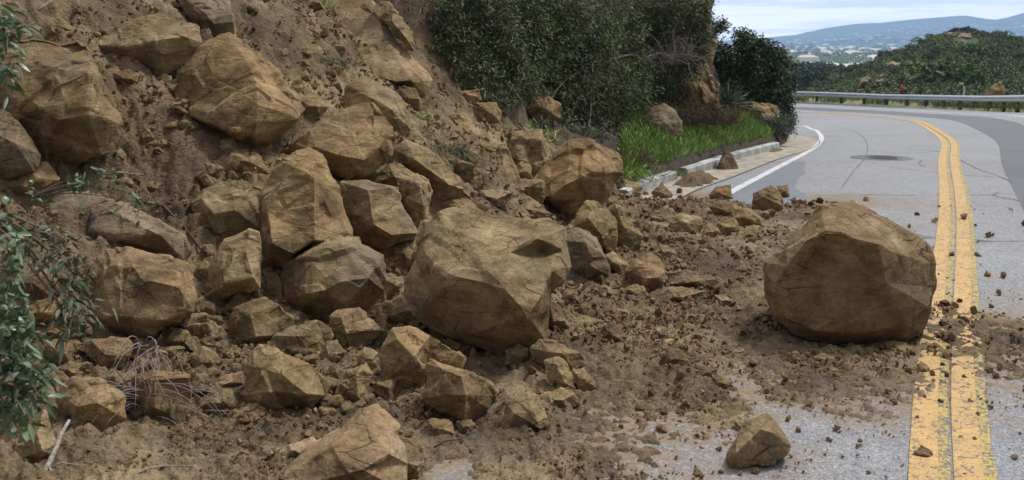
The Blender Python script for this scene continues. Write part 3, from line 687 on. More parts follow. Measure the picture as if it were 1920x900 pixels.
def block(name, label, tint, outline, ridges=(), o=0., thick=1., tilt=.45, base=None, D=None, rough=1., cat=None, group=None, mat='rock'):
    out = pts(outline); seed = (abs(int(out[0][0]*7+out[0][1]*13+out[2][0]*3)) % 9973)+1
    lowest = max(out, key=lambda p: p[1])
    bx, by = base or (lowest[0], min(lowest[1], 898)-4)
    if D is None: D = hit(bx, by).y-o
    ar = 0
    for i in range(len(out)): a, b_ = out[i], out[(i+1) % len(out)]; ar += a[0]*b_[1]-b_[0]*a[1]
    Rp = math.sqrt(abs(ar)/2)/1.9; R = Rp*D/F
    by0 = max(p[1] for p in out)
    P2 = []; B = []; ED = []; idx = {}
    def add(p):
        k = (p[0], p[1])
        if k not in idx:
            idx[k] = len(P2); P2.append(k); B.append(p[2] if len(p) > 2 else 0.)
        return idx[k]
    oi = [add(p) for p in out]
    ED += [(oi[i], oi[(i+1) % len(oi)]) for i in range(len(oi))]
    for rg in ridges:
        q = [add(p) for p in pts(rg)]; ED += [(q[i], q[i+1]) for i in range(len(q)-1)]
    if not ridges:      # give plain lumps an off-centre crest
        cx = sum(p[0] for p in out)/len(out); cy = sum(p[1] for p in out)/len(out)
        rr_ = random.Random(seed)
        a = add((cx-Rp*rr_.uniform(.25, .5), cy+Rp*rr_.uniform(-.3, .15), .5)); b_ = add((cx+Rp*rr_.uniform(.2, .5), cy+Rp*rr_.uniform(-.2, .25), .6)); ED.append((a, b_))
    res = geometry.delaunay_2d_cdt([Vector(p) for p in P2], ED, [], 0, 1e-4)
    v2, fcs, orig = res[0], res[2], res[3]
    bul = []
    for k, og in enumerate(orig):
        if og: bul.append(B[og[0]])
        else:
            dd = [(math.dist(v2[k], p)+1e-3, bb) for p, bb in zip(P2, B)]; bul.append(sum(bb/d_**3 for d_, bb in dd)/sum(1/d_**3 for d_, bb in dd))
    # keep faces inside the outline
    def inside(x, y):
        c = False; n = len(out); j = n-1
        for i in range(n):
            if (out[i][1] > y) != (out[j][1] > y) and x < (out[j][0]-out[i][0])*(y-out[i][1])/(out[j][1]-out[i][1]+1e-9)+out[i][0]: c = not c
            j = i
        return c
    fs = [f for f in fcs if inside(sum(v2[i][0] for i in f)/len(f), sum(v2[i][1] for i in f)/len(f))]
    def W3(px, py, dep): return ((px-960)/F*dep, dep, HC-(py-HY)/F*dep)
    V = []
    for k, p in enumerate(v2):
        d = D+(by0-p[1])/F*D*tilt-bul[k]*R*1.25
        V.append(W3(p[0], p[1], d))
    nf = len(V)
    edge_count = {}
    for f in fs:
        for i in range(len(f)): e = (f[i], f[(i+1) % len(f)]); edge_count[e] = 1
    bnd = {a: b_ for (a, b_) in edge_count if (b_, a) not in edge_count}
    start = next(iter(bnd)); loop = [start]; nx = bnd[start]
    while nx != start and len(loop) < 500: loop.append(nx); nx = bnd[nx]
    C = np.mean([V[i] for i in loop], 0)
    tris = []
    for f in fs:
        for i in range(1, len(f)-1): tris.append((f[0], f[i], f[i+1]))
    prev = loop
    def topx(p): return np.array([960+F*p[0]/p[1], HY+(HC-p[2])*F/p[1]])
    LP_ = [topx(V[i]) for i in loop]; cpx = np.mean(LP_, 0); c0 = np.array([(min(q[0] for q in LP_)+max(q[0] for q in LP_))/2, (min(q[1] for q in LP_)+max(q[1] for q in LP_))/2]); cpx = (cpx+c0)/2
    for sc, dp in ((.965, .45), (.76, .95), (.35, 1.2)):
        ring = []
        for i, lp in zip(loop, LP_):
            q = cpx+(lp-cpx)*sc; dep = C[1]+(V[i][1]-C[1])*sc+dp*R*thick
            ring.append(len(V)); V.append(W3(q[0], q[1], dep))
        n = len(loop)
        for k in range(n):
            a, b_ = prev[k], prev[(k+1) % n]; c_, d_ = ring[k], ring[(k+1) % n]
            tris += [(b_, a, c_), (b_, c_, d_)]
        prev = ring
    cc = np.mean([V[i] for i in prev], 0); V.append(tuple(cc+np.array([0, .06*R*thick, 0])))
    for k in range(len(prev)): tris.append((prev[(k+1) % len(prev)], prev[k], len(V)-1))
    V = np.array(V, float); T = np.array(tris, int)
    # orient outward
    vol = (np.cross(V[T[:, 0]]-C, V[T[:, 1]]-C)*(V[T[:, 2]]-C)).sum()
    if vol < 0: T = T[:, ::-1].copy()
    # keep one connected piece
    comp = np.arange(len(V))
    for _ in range(200):
        nw = comp.copy()
        for k in range(3): np.minimum.at(nw, T[:, k], comp[T].min(1))
        if (nw == comp).all(): break
        comp = nw
    ids, cn = np.unique(comp[T[:, 0]], return_counts=True); T = T[comp[T[:, 0]] == ids[cn.argmax()]]
    us = np.unique(T); rm = np.zeros(len(V), int); rm[us] = np.arange(len(us)); V = V[us]; T = rm[T]
    V, T = refine(V, T, R*.26); V = smooth(V, T, 1, .05)
    px1 = D/F
    fineL = max(3.4*px1, R*.022)
    yb = C[1]+.7*R*thick
    V, T = refine(V, T, lambda c: np.where(c[:, 1] < yb, fineL, fineL*3))
    V = weather(V, T, R, seed, rough*(.8 if Rp > 45 else 1))
    org = np.array([C[0], C[1], V[:, 2].min()])
    ob = mesh_obj(name, V, T, M[mat], smooth=False, origin=org)
    # soft shading inside facets, crisp at the breaks
    ob.data.polygons.foreach_set('use_smooth', np.ones(len(ob.data.polygons), bool))
    try: ob.data.set_sharp_from_angle(angle=math.radians(13))
    except Exception: pass
    ob.color = (*TINT[tint], 1)
    tagit(ob, label, cat or name, group); return ob
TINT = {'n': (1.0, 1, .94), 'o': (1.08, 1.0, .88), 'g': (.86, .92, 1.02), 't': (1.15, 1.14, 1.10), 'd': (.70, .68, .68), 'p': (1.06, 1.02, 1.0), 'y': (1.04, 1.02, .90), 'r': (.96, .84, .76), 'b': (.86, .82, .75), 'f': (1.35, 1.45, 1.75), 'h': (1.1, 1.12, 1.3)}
B_, R__, S_ = 'boulder', 'rock', 'stone'
ROCKS = [
# --- upper left cliff boulders
(B_, 'massive brown boulder filling the upper left side, right of the hanging green sprigs', 'b', '-20,80 30,66 60,60 110,72 150,68 175,100 190,150 215,190 232,235 236,255 215,285 195,296 150,302 100,312 60,304 -20,300', ['30,66 80,120,.35 60,190,.5 75,290,.2', '165,90 172,140,.6 165,215,.7 190,290,.1', '80,120,.35 172,140,.6', '60,190,.5 110,225,.75 165,215,.7'], dict(thick=1.1)),
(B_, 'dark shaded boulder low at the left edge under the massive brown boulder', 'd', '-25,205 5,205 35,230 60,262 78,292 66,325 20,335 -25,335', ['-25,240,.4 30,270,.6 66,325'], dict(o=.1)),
(B_, 'long brown boulder high on the slope behind the rounded orange boulder', 'n', '165,75 200,55 240,38 290,32 345,35 375,50 384,80 370,100 345,120 310,140 285,146 260,130 240,118 200,110 172,100', ['165,75 178,84,.25 240,88,.5 290,76,.55 345,68,.5 375,50', '290,76,.55 300,110,.35 285,146'], {}),
(B_, 'grey topped block at the very top, wedged above the rounded orange boulder', 'g', '330,-14 425,-14 442,40 440,74 412,82 384,78 376,55 350,28', ['350,28 385,24,.5 400,44,.45 438,40,.35', '400,-14 385,24,.5'], {}),
(B_, 'large rounded orange boulder with dark underside high on the dirt slope', 'o', '420,68 445,78 465,90 500,120 550,175 575,205 565,228 540,250 505,275 482,284 460,272 430,254 390,234 360,215 340,192 322,165 335,135 350,120 368,100 395,78', ['420,68 455,104,.35 480,150,.65 484,196,.8 443,243,.75', '340,192 365,212,.35 400,229,.55 443,243,.75 480,228,.7 556,222,.25 575,205', '335,135 400,150,.5 455,104,.35', '400,150,.5 443,243,.75'], dict(thick=1.2)),
(B_, 'long pale tilted slab running down from the top beside the dark hollow', 't', '600,18 622,-14 692,-14 715,33 745,75 790,120 814,150 812,162 800,178 778,190 740,172 715,152 690,136 668,115 640,76 618,48', ['640,76 675,112,.25 712,143,.45 740,153,.55 772,151,.55 814,150', '692,-14 722,75,.25 772,151,.55'], dict(o=.0, tilt=.9, rough=.6)),
(B_, 'smaller brown slab standing behind the pale tilted slab', 'n', '697,14 715,2 733,5 750,30 775,60 778,97 765,94 740,64 714,36', ['733,5 736,40,.5 765,75,.5 768,94'], dict(tilt=.7, D=10.6)),
(S_, 'little brown stone perched on the upper edge of the pale tilted slab', 'n', '675,10 685,5 694,10 699,24 690,24 678,16', [], dict(D=9.9)),
(B_, 'rounded speckled boulder half buried behind the big pale orange block', 'n', '636,190 650,160 675,150 700,150 730,165 755,190 771,220 773,245 760,264 735,268 690,262 640,240', ['650,160 690,180,.6 735,205,.75 760,264', '640,240 690,230,.7 735,205,.75'], {}),
(B_, 'big pale orange block with flat light face above the tall orange slab', 'o', '505,290 530,270 578,240 600,222 623,205 660,196 686,190 702,196 722,218 737,238 738,268 734,292 715,311 690,330 650,338 600,312 560,296 520,302', ['505,290 545,268,.3 580,243,.45 625,216,.4 700,202,.1 702,196', '580,243,.45 592,275,.6 640,292,.65 682,300,.6 712,276,.45 738,268', '592,275,.6 535,288,.25 505,290'], dict(o=.12)),
(B_, 'tall leaning orange slab with dark left edge in the middle of the pile', 'o', '555,278 580,273 605,288 628,330 642,352 646,390 663,430 662,455 640,462 600,468 555,480 548,500 522,508 500,492 487,450 488,400 498,360 506,328 520,300', ['498,360 500,395,.4 512,455,.65 552,478,.55 555,480', '512,455,.65 590,450,.5 662,455', '520,300 545,310,.45 500,395,.4', '545,310,.45 590,330,.55 590,450,.5'], dict(o=.1, tilt=.55)),
(B_, 'brown-grey block leaning on the right side of the tall orange slab', 'n', '640,343 690,340 747,350 750,378 762,407 783,437 780,449 747,453 723,466 700,461 667,448 655,427 645,390', ['640,343 690,356,.4 747,350', '690,356,.4 700,420,.65 735,440,.65 723,466', '667,448 700,420,.65', '735,440,.65 783,437'], dict(o=.14)),
(B_, 'pale weathered boulder with a notch, above the brown-grey block', 't', '700,343 710,317 727,302 750,306 782,322 803,338 809,377 803,410 793,423 776,408 760,392 750,378 747,352', ['710,317 740,330,.55 785,345,.6 795,385,.6 793,423', '740,330,.55 752,365,.5 776,408'], dict(o=.14)),
(B_, 'brown rock face behind the pale weathered boulder, below the uprooted grass', 'n', '738,280 760,265 790,275 815,290 840,318 860,335 871,355 868,370 845,374 825,382 808,388 800,345 775,325 745,310', ['760,265 780,300,.5 840,345,.6 845,374', '790,275 840,345,.6 871,355'], {}),
(R__, 'dark brown rock bridging between the pale weathered boulder and the giant boulder', 'b', '818,383 847,367 880,371 917,388 905,402 873,412 827,406', [], dict(o=.05)),
(R__, 'flat sandy topped rock just behind the giant central boulder', 't', '872,364 900,356 928,355 958,361 970,369 935,389 907,388 890,376', [], dict(o=.1)),
(R__, 'low wedge rock with cracked pale end resting on the giant boulder', 'n', '928,396 950,377 985,365 1010,379 1037,402 1022,416 987,414 945,408', ['928,396 960,398,.4 990,392,.55 1037,402', '985,365 990,392,.55'], dict(o=.25)),
(R__, 'pointed triangular rock with pale spine in front of the square block', 'p', '940,272 948,280 965,310 975,335 984,357 972,364 940,356 897,356 900,335 915,310 930,285', ['942,272 943,318,.6 900,350,.25 897,356', '943,318,.6 955,348,.6 984,357', '955,348,.6 940,356'], {}),
(R__, 'square block with flat pale top between the triangular rock and the big tilted boulder', 'n', '948,262 965,248 1015,244 1020,265 1029,290 1025,320 1000,347 980,345 965,310 951,288', ['951,264 985,258,.5 1012,262,.5 1029,290', '985,258,.5 975,300,.5 980,345', '1012,262,.5 1000,347'], {}),
(B_, 'big tilted orange boulder overhanging the right end of the pile', 'o', '987,355 1010,325 1040,285 1065,262 1090,262 1122,273 1150,288 1166,300 1172,325 1160,345 1145,366 1120,383 1095,395 1066,407 1040,395 1008,375', ['987,355 1003,369,.3 1032,369,.6 1060,346,.75 1110,322,.8 1172,325', '1040,285 1068,300,.5 1060,346,.75', '1122,273 1110,322,.8', '1066,407 1070,375,.45'], dict(o=.15, thick=1.2)),
(S_, 'small brown rock tucked behind the right shoulder of the big tilted boulder', 'n', '1118,278 1145,277 1162,290 1168,305 1150,312 1130,300', [], {}),
(R__, 'upright tan wedge rock under the right end of the big tilted boulder', 'y', '1067,430 1078,400 1100,375 1120,378 1140,393 1155,417 1158,443 1156,475 1140,480 1122,460 1095,440', ['1100,375 1104,410,.6 1128,440,.65 1140,480', '1067,430 1104,410,.6'], dict(o=.05)),
(R__, 'leaning brown rock just right of the upright tan wedge', 'n', '1140,388 1153,382 1167,390 1187,423 1204,445 1193,461 1168,474 1158,462 1156,425', ['1153,382 1170,425,.6 1193,461', '1170,425,.6 1204,445'], {}),
(R__, 'grey layered block beside the right flank of the giant central boulder', 'g', '1060,436 1085,431 1120,443 1128,460 1143,500 1140,514 1107,525 1066,534 1058,500', ['1060,450,.3 1100,455,.6 1128,460', '1100,455,.6 1110,500,.6 1107,525'], dict(o=.05)),
(B_, 'giant central boulder with broad sloping top and dark front face', 'n', '797,418 827,400 867,385 898,390 927,403 977,407 1033,406 1060,427 1066,457 1073,500 1063,528 1034,552 1028,585 1027,610 1023,637 990,651 940,668 893,657 833,633 793,607 773,593 752,552 756,527 779,487 783,450', ['779,487 796,470,.2 820,499,.5 853,518,.65 907,529,.7 947,542,.8 993,592,.85 990,651', '993,592,.85 1020,547,.65 1037,508,.45 1056,470,.10 1060,427', '955,474,.55 1007,447,.40 1060,427', '955,474,.55 1000,500,.52 1037,508,.45', '955,474,.55 1018,470,.10 1056,470,.10', '827,400 870,440,.45 955,474,.55', '779,487 812,560,.28 880,625,.12', '812,560,.28 853,518,.65'], dict(o=.1, thick=1.15, tilt=.5, rough=.7)),
(B_, 'rounded orange block with cracked top, left neighbour of the giant central boulder', 'n', '530,490 548,480 567,472 600,453 630,446 660,447 690,460 716,480 718,505 722,545 731,592 712,597 675,592 633,600 600,600 560,592 535,562 528,520', ['530,492 568,482,.4 640,462,.35 690,460', '568,482,.4 574,550,.65 602,545,.7 640,528,.75 692,520,.6 718,505', '640,528,.75 650,575,.5 633,600', '528,520 574,550,.65'], dict(o=.05)),
(B_, 'broad pinkish topped boulder at the lower left beside the grey twigs', 'p', '168,500 174,478 197,460 220,460 283,477 347,493 367,520 374,553 370,587 340,607 297,616 287,628 263,637 233,630 155,620 141,600 147,575 162,557', ['174,478 192,502,.4 250,500,.55 265,520,.65 330,538,.65 367,520', '162,557 215,590,.5 300,598,.55 370,587', '250,500,.55 215,590,.5', '330,538,.65 300,598,.55', '265,520,.65 290,545,.6 330,538,.65'], dict(o=.02)),
(B_, 'long lichen grey slab lying across the left slope above the pinkish topped boulder', 'g', '63,397 83,366 117,355 167,362 200,368 240,380 273,398 310,422 345,446 356,470 347,492 300,484 233,471 197,460 173,474 143,468 110,448 80,418', ['63,397 100,398,.35 135,405,.5 165,428,.6 195,459,.35 197,460', '135,405,.5 200,392,.55 300,440,.6 347,492', '165,428,.6 230,440,.55 300,440,.6'], dict(o=.12)),
(R__, 'upright notched brown rock between the pinkish boulder and the rounded orange block', 'n', '383,533 393,503 423,450 445,440 467,430 484,436 487,487 487,540 473,547 447,551 425,558 400,571 383,560', ['467,430 462,470,.55 474,520,.5 487,540', '423,450 440,480,.5 462,470,.55', '440,480,.5 420,530,.55 400,571'], dict(o=.05)),
(S_, 'small brown rock squeezed between the pinkish boulder and the notched rock', 'n', '362,510 383,483 402,476 396,500 385,535 374,530', [], {}),
(B_, 'dusty half buried boulder on the slope left of the tall orange slab', 'n', '350,380 383,350 433,333 475,342 493,352 491,397 487,428 450,445 417,458 393,433 367,404', ['350,380 378,372,.35 402,400,.6 440,394,.65 491,397', '402,400,.6 417,458', '433,333 440,394,.65'], {}),
(R__, 'reddish brown rock at the left edge above the green laurel leaves', 'o', '-4,333 23,310 50,299 87,306 113,338 97,354 63,371 30,368 -4,357', ['50,299 74,334,.5 48,350,.5 -4,348', '74,334,.5 113,338'], dict(o=.06)),
(S_, 'dark rock in the gap between the tall orange slab and the cracked orange block', 'b', '488,507 520,512 532,533 528,571 495,556', [], {}),
(R__, 'tan rock wedged behind the giant boulder near its left shoulder', 'n', '738,462 760,453 782,450 779,490 765,502 743,514 732,500', [], {}),
(S_, 'pale crumbly rock in the cleft left of the giant boulder', 't', '719,523 740,517 757,528 753,548 727,556', [], dict(o=.1)),
(S_, 'rounded brown stone at the giant boulder lower left foot', 'n', '731,564 750,555 770,567 786,597 787,614 750,605 731,596', [], dict(o=.06)),
(R__, 'squat dark brown rock in front of the notched rock', 'b', '428,598 443,577 493,558 523,570 547,597 553,608 520,627 467,651 430,643 426,617', ['428,598 470,590,.5 523,570', '470,590,.5 480,630,.5 467,651'], {}),
(R__, 'flat tan rock leaning behind the ribbed tan rock', 'y', '497,647 513,630 547,613 593,601 618,611 624,630 613,650 593,683 576,675 547,660', ['513,630 560,630,.45 613,650', '560,630,.45 593,683'], dict(o=-.05)),
(R__, 'tan shield shaped rock resting below the rounded orange block', 't', '611,592 635,580 672,580 700,597 719,620 705,636 680,652 655,656 634,634', ['635,634 650,625,.45 700,618,.5 719,620', '650,625,.45 640,595,.35'], dict(o=.03)),
(B_, 'ribbed tan rock with sloping light top in the lower left foreground', 'y', '453,680 470,662 487,647 520,653 560,670 593,697 619,720 610,741 580,768 520,774 473,768 448,740 462,727 457,700', ['453,680 490,690,.4 530,702,.6 575,738,.7 610,741', '487,647 500,672,.3 530,702,.6', '448,740 500,735,.45 575,738,.7', '490,690,.4 500,735,.45'], dict(o=.02)),
(R__, 'pale angular stone standing just right of the ribbed tan rock', 'y', '632,722 650,695 687,680 696,702 692,733 687,758 660,759 632,757', ['687,680 668,705,.5 672,745,.5 660,759', '632,722 668,705,.5'], {}),
(B_, 'dark sided orange block behind the angular orange block in the lower middle', 'o', '710,683 717,650 737,617 767,612 807,628 850,656 873,672 866,690 800,690 798,725 787,741 750,734 722,718', ['717,650 745,636,.4 776,668,.7 797,690,.6 800,690', '737,617 745,636,.4', '807,628 776,668,.7', '797,690,.6 787,741'], dict(o=-.02)),
(B_, 'angular orange block with a sharp vertical edge in the lower middle', 'o', '797,681 807,672 840,682 887,697 923,720 928,743 920,768 893,790 857,784 827,773 790,748 795,727', ['797,681 835,692,.4 866,706,.6 874,740,.75 872,787,.4', '887,697 866,706,.6', '835,692,.4 830,740,.45 827,773'], dict(o=.05)),
(R__, 'pyramid shaped brown rock standing on the mud in the lower middle', 'n', '944,787 950,757 987,728 1003,737 1017,763 1029,797 1013,814 947,818 944,800', ['987,728 1000,766,.55 1014,806,.5', '1000,766,.55 965,775,.6 947,818'], {}),
(R__, 'long low tan rock right behind the pyramid shaped rock', 'y', '1006,747 1030,736 1053,727 1077,739 1091,757 1063,769 1023,768', [], {}),
(R__, 'dark domed rock below the right front corner of the giant boulder', 'b', '993,652 1010,635 1057,643 1087,662 1102,681 1075,692 1030,700 1004,675', [], {}),
(R__, 'tan block leaning against the dark domed rock', 'y', '1021,677 1047,669 1063,680 1078,710 1080,731 1053,724 1027,711', ['1021,677 1045,684,.45 1063,680', '1045,684,.45 1060,718,.5 1080,731'], dict(o=.04)),
(S_, 'flat faced tan stone right of the block leaning on the dark domed rock', 'y', '1073,692 1093,690 1116,716 1117,727 1087,736 1078,715', [], {}),
(S_, 'small two-toned stone at the foot of the giant boulder', 't', '946,657 970,645 991,653 990,668 977,686 950,673', [], dict(o=.03)),
(B_, 'pinkish flat slab cut by the bottom edge of the photo', 'p', '515,925 527,900 547,867 590,830 640,797 670,768 707,760 721,770 750,797 748,814 763,834 768,870 762,925', ['547,867 600,850,.3 690,800,.35 750,797', '600,850,.3 680,880,.45 768,870', '690,800,.35 730,850,.45 768,870'], dict(D=4.02, tilt=.9, thick=.8, rough=.7)),
(R__, 'narrow brown block standing behind the right edge of the pinkish flat slab', 'b', '748,818 787,820 793,867 787,925 758,925', [], dict(D=4.22)),
(R__, 'low tan rock poking out left of the pinkish flat slab', 't', '508,868 540,833 587,820 597,828 560,858 530,874', [], {}),
(R__, 'spade shaped brown rock at the lower left beside the fallen bark stick', 'n', '27,840 40,813 60,793 83,771 97,805 108,833 100,853 75,864 42,873 32,862', ['83,771 70,815,.5 80,845,.5 75,864', '27,840 70,815,.5'], {}),
(R__, 'square orange block under the drooping grey twigs', 'o', '247,708 287,697 330,697 358,699 359,750 347,786 300,791 267,768 252,733', ['247,708 290,712,.5 358,706,.35', '290,712,.5 290,765,.5 300,791'], {}),
(R__, 'rounded tan rock behind the fan of grey twigs', 'o', '103,738 133,707 187,706 213,722 235,742 234,783 187,814 133,811 130,780 110,762', [], {}),
(R__, 'dusky brown rock above the square block and twigs', 'b', '146,653 170,637 205,634 240,635 249,647 247,668 230,690 190,697 182,684', [], {}),
(R__, 'smooth domed rock at the front of the pinkish topped boulder', 'y', '292,632 320,616 350,620 366,640 343,661 300,655', [], {}),
(R__, 'small tan pentagon shaped rock left of the ribbed tan rock', 'n', '387,750 417,728 437,733 448,763 443,781 407,771', ['417,728 420,752,.5 443,781'], {}),
(S_, 'reddish slab fragment just behind the ribbed tan rock left side', 'r', '396,723 423,703 453,697 456,718 430,728 405,736', [], {}),
(S_, 'round earthy clod above the reddish slab fragment', 'n', '357,668 377,650 407,659 413,680 400,704 363,701', [], {}),
(S_, 'small orange rock by the laurel leaves at the left edge', 'o', '42,578 70,562 98,555 111,583 100,603 60,612 46,608', [], {}),
(R__, 'dark brown rock half hidden behind the laurel leaves', 'd', '-5,510 13,487 67,497 93,517 112,547 96,556 44,576 -5,575', [], dict(o=-.05)),
(S_, 'brown earthy rock right of the dense laurel leaves', 'b', '88,640 130,632 137,655 130,680 105,690 90,672', [], {}),
(S_, 'rounded clod below the earthy rock beside the laurel leaves', 'n', '105,690 130,678 153,680 155,700 130,712 110,708', [], {}),
(R__, 'lone pointed rock sitting on bare asphalt in the foreground', 'b', '1357,862 1362,845 1380,822 1390,800 1399,789 1436,772 1449,784 1472,815 1480,838 1475,851 1452,866 1422,871 1385,886 1366,880', ['1399,789 1425,806,.42 1452,812,.5 1480,838', '1452,812,.5 1422,871', '1390,800 1380,850,.4 1385,886'], dict(thick=1.2)),
(S_, 'pale shard leaning behind the lone pointed rock', 't', '1377,787 1390,790 1402,800 1393,812 1380,812', [], {}),
(B_, 'huge boulder standing alone on the road beside the double yellow line', 'b', '1541,388 1582,385 1615,390 1660,412 1710,441 1739,462 1747,480 1751,495 1748,540 1740,590 1728,622 1700,637 1650,642 1585,650 1525,640 1487,630 1464,605 1449,590 1432,545 1427,505 1432,490 1448,477 1490,437', ['1448,477 1470,464,.3 1513,449,.5 1547,433,.65 1575,434,.7 1602,447,.7 1647,458,.65 1690,478,.5 1736,492,.15 1751,495', '1541,388 1547,433,.65', '1448,477 1475,497,.42 1545,499,.40 1604,490,.52 1663,530,.57 1748,540', '1602,447,.7 1604,490,.52', '1615,390 1640,425,.4 1710,470,.3 1751,495', '1452,535,.30 1475,598,.26 1530,620,.28 1620,626,.28 1700,610,.26 1740,575,.15', '1452,535,.30 1475,497,.42', '1545,499,.40 1600,560,.44 1620,626,.28'], dict(thick=1.3, tilt=.35, rough=.6)),
(R__, 'reddish faced rock with a sharp ridge on the mud right of the giant boulder', 'r', '1163,540 1173,507 1190,487 1213,467 1240,477 1251,500 1249,527 1238,540 1220,554 1190,549 1170,547', ['1173,507 1212,522,.6 1238,520,.4 1249,527', '1213,467 1212,522,.6', '1212,522,.6 1205,545,.4'], {}),
(R__, 'larger of two brown rocks side by side at the far edge of the debris', 'b', '1410,383 1413,363 1447,345 1462,363 1470,387 1467,401 1427,401 1411,390', ['1447,345 1432,368,.5 1467,385,.5', '1411,385 1432,368,.5'], {}),
(S_, 'smaller of two brown rocks side by side at the far edge of the debris', 'b', '1454,348 1477,346 1480,367 1470,375 1463,365', [], {}),
(R__, 'flat topped reddish rock at the end of the white edge line', 'r', '1328,367 1343,349 1370,345 1377,373 1347,378', [], {}),
(R__, 'olive brown rock below the flat topped reddish rock', 'b', '1329,387 1350,372 1373,380 1379,400 1360,411 1338,403', [], {}),
(R__, 'gabled olive rock right of the stone heap near the road', 'y', '1376,407 1393,388 1410,390 1434,413 1434,429 1390,426', ['1400,388 1400,408,.55 1434,425'], {}),
(R__, 'stubby tan rock between the gabled olive rock and the wide pale rock', 'y', '1345,417 1363,408 1380,413 1388,433 1380,448 1352,444', [], {}),
(R__, 'wide pale rock at the head of the loose stones', 't', '1257,418 1263,408 1280,400 1313,409 1319,423 1308,446 1280,444 1259,432', ['1257,418 1285,417,.5 1319,423'], {}),
(S_, 'small olive rock right against the wide pale rock', 'y', '1317,430 1330,417 1349,433 1334,453 1316,448', [], {}),
(S_, 'low double topped stone right of the stubby tan rock', 'b', '1394,443 1407,427 1424,433 1424,451 1400,449', [], {}),
(S_, 'cone shaped brown stone in front of the near kerb end', 'b', '1222,361 1240,342 1261,364 1257,376 1224,373', [], {}),
(R__, 'brown rock by the near kerb end under the grass bank', 'n', '1153,353 1178,337 1204,346 1201,367 1187,374 1162,364', [], {}),
(S_, 'dark moist triangular clod on the mud right of the giant boulder', 'd', '1119,637 1133,610 1152,602 1174,630 1172,643 1140,648', [], {}),
(R__, 'brown rock behind the lower right corner of the giant boulder', 'b', '1030,562 1048,572 1058,593 1071,613 1068,624 1040,626 1026,610', [], {}),
(S_, 'dark brown stone on the thin mud left of the asphalt patch', 'd', '1239,667 1252,653 1280,656 1294,677 1290,694 1260,698 1242,687', [], {}),
(S_, 'small tan stone standing behind the dark brown stone on thin mud', 't', '1239,637 1267,634 1268,650 1242,656', [], {}),
(S_, 'flat triangular flake under the right side of the huge road boulder', 'y', '1647,650 1667,638 1700,642 1716,661 1707,667 1670,659', [], dict(tilt=1.0)),
(S_, 'dark cube shaped stone in front of the huge road boulder', 'b', '1478,663 1494,659 1508,667 1510,684 1490,688 1478,680', [], {}),
(S_, 'rounded olive stone right of the dark cube shaped stone', 'y', '1525,670 1535,663 1563,665 1567,680 1557,689 1533,681', [], {}),
(S_, 'small wedge stone in front of the rounded olive stone', 'b', '1553,692 1560,688 1578,694 1578,702 1555,703', [], {}),
(S_, 'dark reddish slab stone at the left of the bare asphalt patch', 'd', '1305,697 1313,685 1347,691 1341,707 1323,713 1306,707', [], {}),
(S_, 'crumbly round stone below the dark reddish slab stone', 'n', '1333,714 1347,701 1371,716 1367,733 1343,731', [], {}),
(S_, 'dark stone lying on the left yellow stripe beside the huge boulder', 'b', '1718,684 1727,677 1743,688 1745,704 1723,700', [], {}),
(S_, 'nearest stone on the yellow stripe at the bottom of the road', 'b', '1714,846 1727,833 1747,847 1753,861 1733,863 1715,855', [], {}),
(S_, 'thin upcurved flake on the mud below the dark reddish clods', 'b', '1354,664 1380,655 1405,655 1397,663 1368,669', [], dict(tilt=1.)),
(S_, 'flat crumbly slab in front of the dark slab on the stone field', 'n', '1233,554 1257,539 1280,537 1314,548 1310,563 1290,569 1257,568 1240,564', [], {}),
(S_, 'dark flat slab right of the reddish faced rock', 'd', '1246,510 1280,508 1300,516 1344,523 1341,540 1320,549 1280,540 1255,532', [], {}),
(S_, 'leaf shaped tan stone on the mud below the dark flat slab', 't', '1339,552 1360,553 1381,567 1357,580 1347,567', [], {}),
(S_, 'peaked tan stone on the wet ground left of the huge road boulder', 'n', '1379,507 1390,487 1408,503 1407,514 1383,518', [], {}),
(S_, 'brown angular stone below the grey layered block', 'n', '1114,541 1133,533 1167,552 1158,566 1118,558', [], {}),
(S_, 'light wedge stone leaning right of the grey layered block', 't', '1135,477 1150,473 1178,497 1168,521 1143,503', [], {}),
(S_, 'greenish tan stone in the foreground left of the pyramid rock', 'y', '800,787 811,782 848,790 853,813 827,824 807,820', [], {}),
(S_, 'brown block stone behind the greenish tan stone', 'n', '857,790 884,786 890,797 886,814 860,811', [], {}),
(S_, 'pale rough stone left of the dark sided orange block', 't', '668,667 683,650 710,660 708,687 700,700 673,691', [], {}),
(S_, 'narrow brown rock below the shield shaped rock', 'n', '610,642 632,637 646,660 625,686 609,690', [], {}),
(S_, 'flat tan slab fragment behind the angular orange block', 'y', '827,637 840,632 887,643 894,653 873,673 850,658', [], dict(o=-.03)),
(R__, 'smooth half buried slab above the uprooted grass tuft', 't', '838,214 873,215 893,240 908,260 898,272 870,262 850,245', [], {}),
(R__, 'square orange rock below the left end of the dark bush', 'o', '866,170 897,167 904,187 887,198 867,187', [], dict(D=11.6)),
(R__, 'larger orange rock at the top edge of the dirt by the bush', 'o', '893,193 930,190 939,207 939,232 920,234 905,213', [], dict(D=11.2)),
(R__, 'brown broken rock under the lower end of the pale tilted slab', 'b', '745,160 778,165 795,190 812,178 800,205 790,216 762,204 742,182', [], {}),
(R__, 'small hollow sided rock above the triangular rock', 'n', '886,272 900,262 922,269 928,284 905,291 888,284', [], {}),
(S_, 'stone wedged left of the big pale orange block', 'n', '476,300 500,287 520,301 500,326 483,321', [], {}),
(R__, 'angular rock between the rounded orange boulder and the big pale block', 'o', '566,187 587,173 616,200 600,218 580,230 570,212', [], {}),
(R__, 'embedded brown rock at the foot of the rounded orange boulder', 'n', '405,272 420,257 440,260 452,285 430,294 410,290', [], {}),
(S_, 'pointed little stone among the pebbles right of the massive brown boulder', 'n', '206,130 215,107 244,128 240,136 212,134', [], {}),
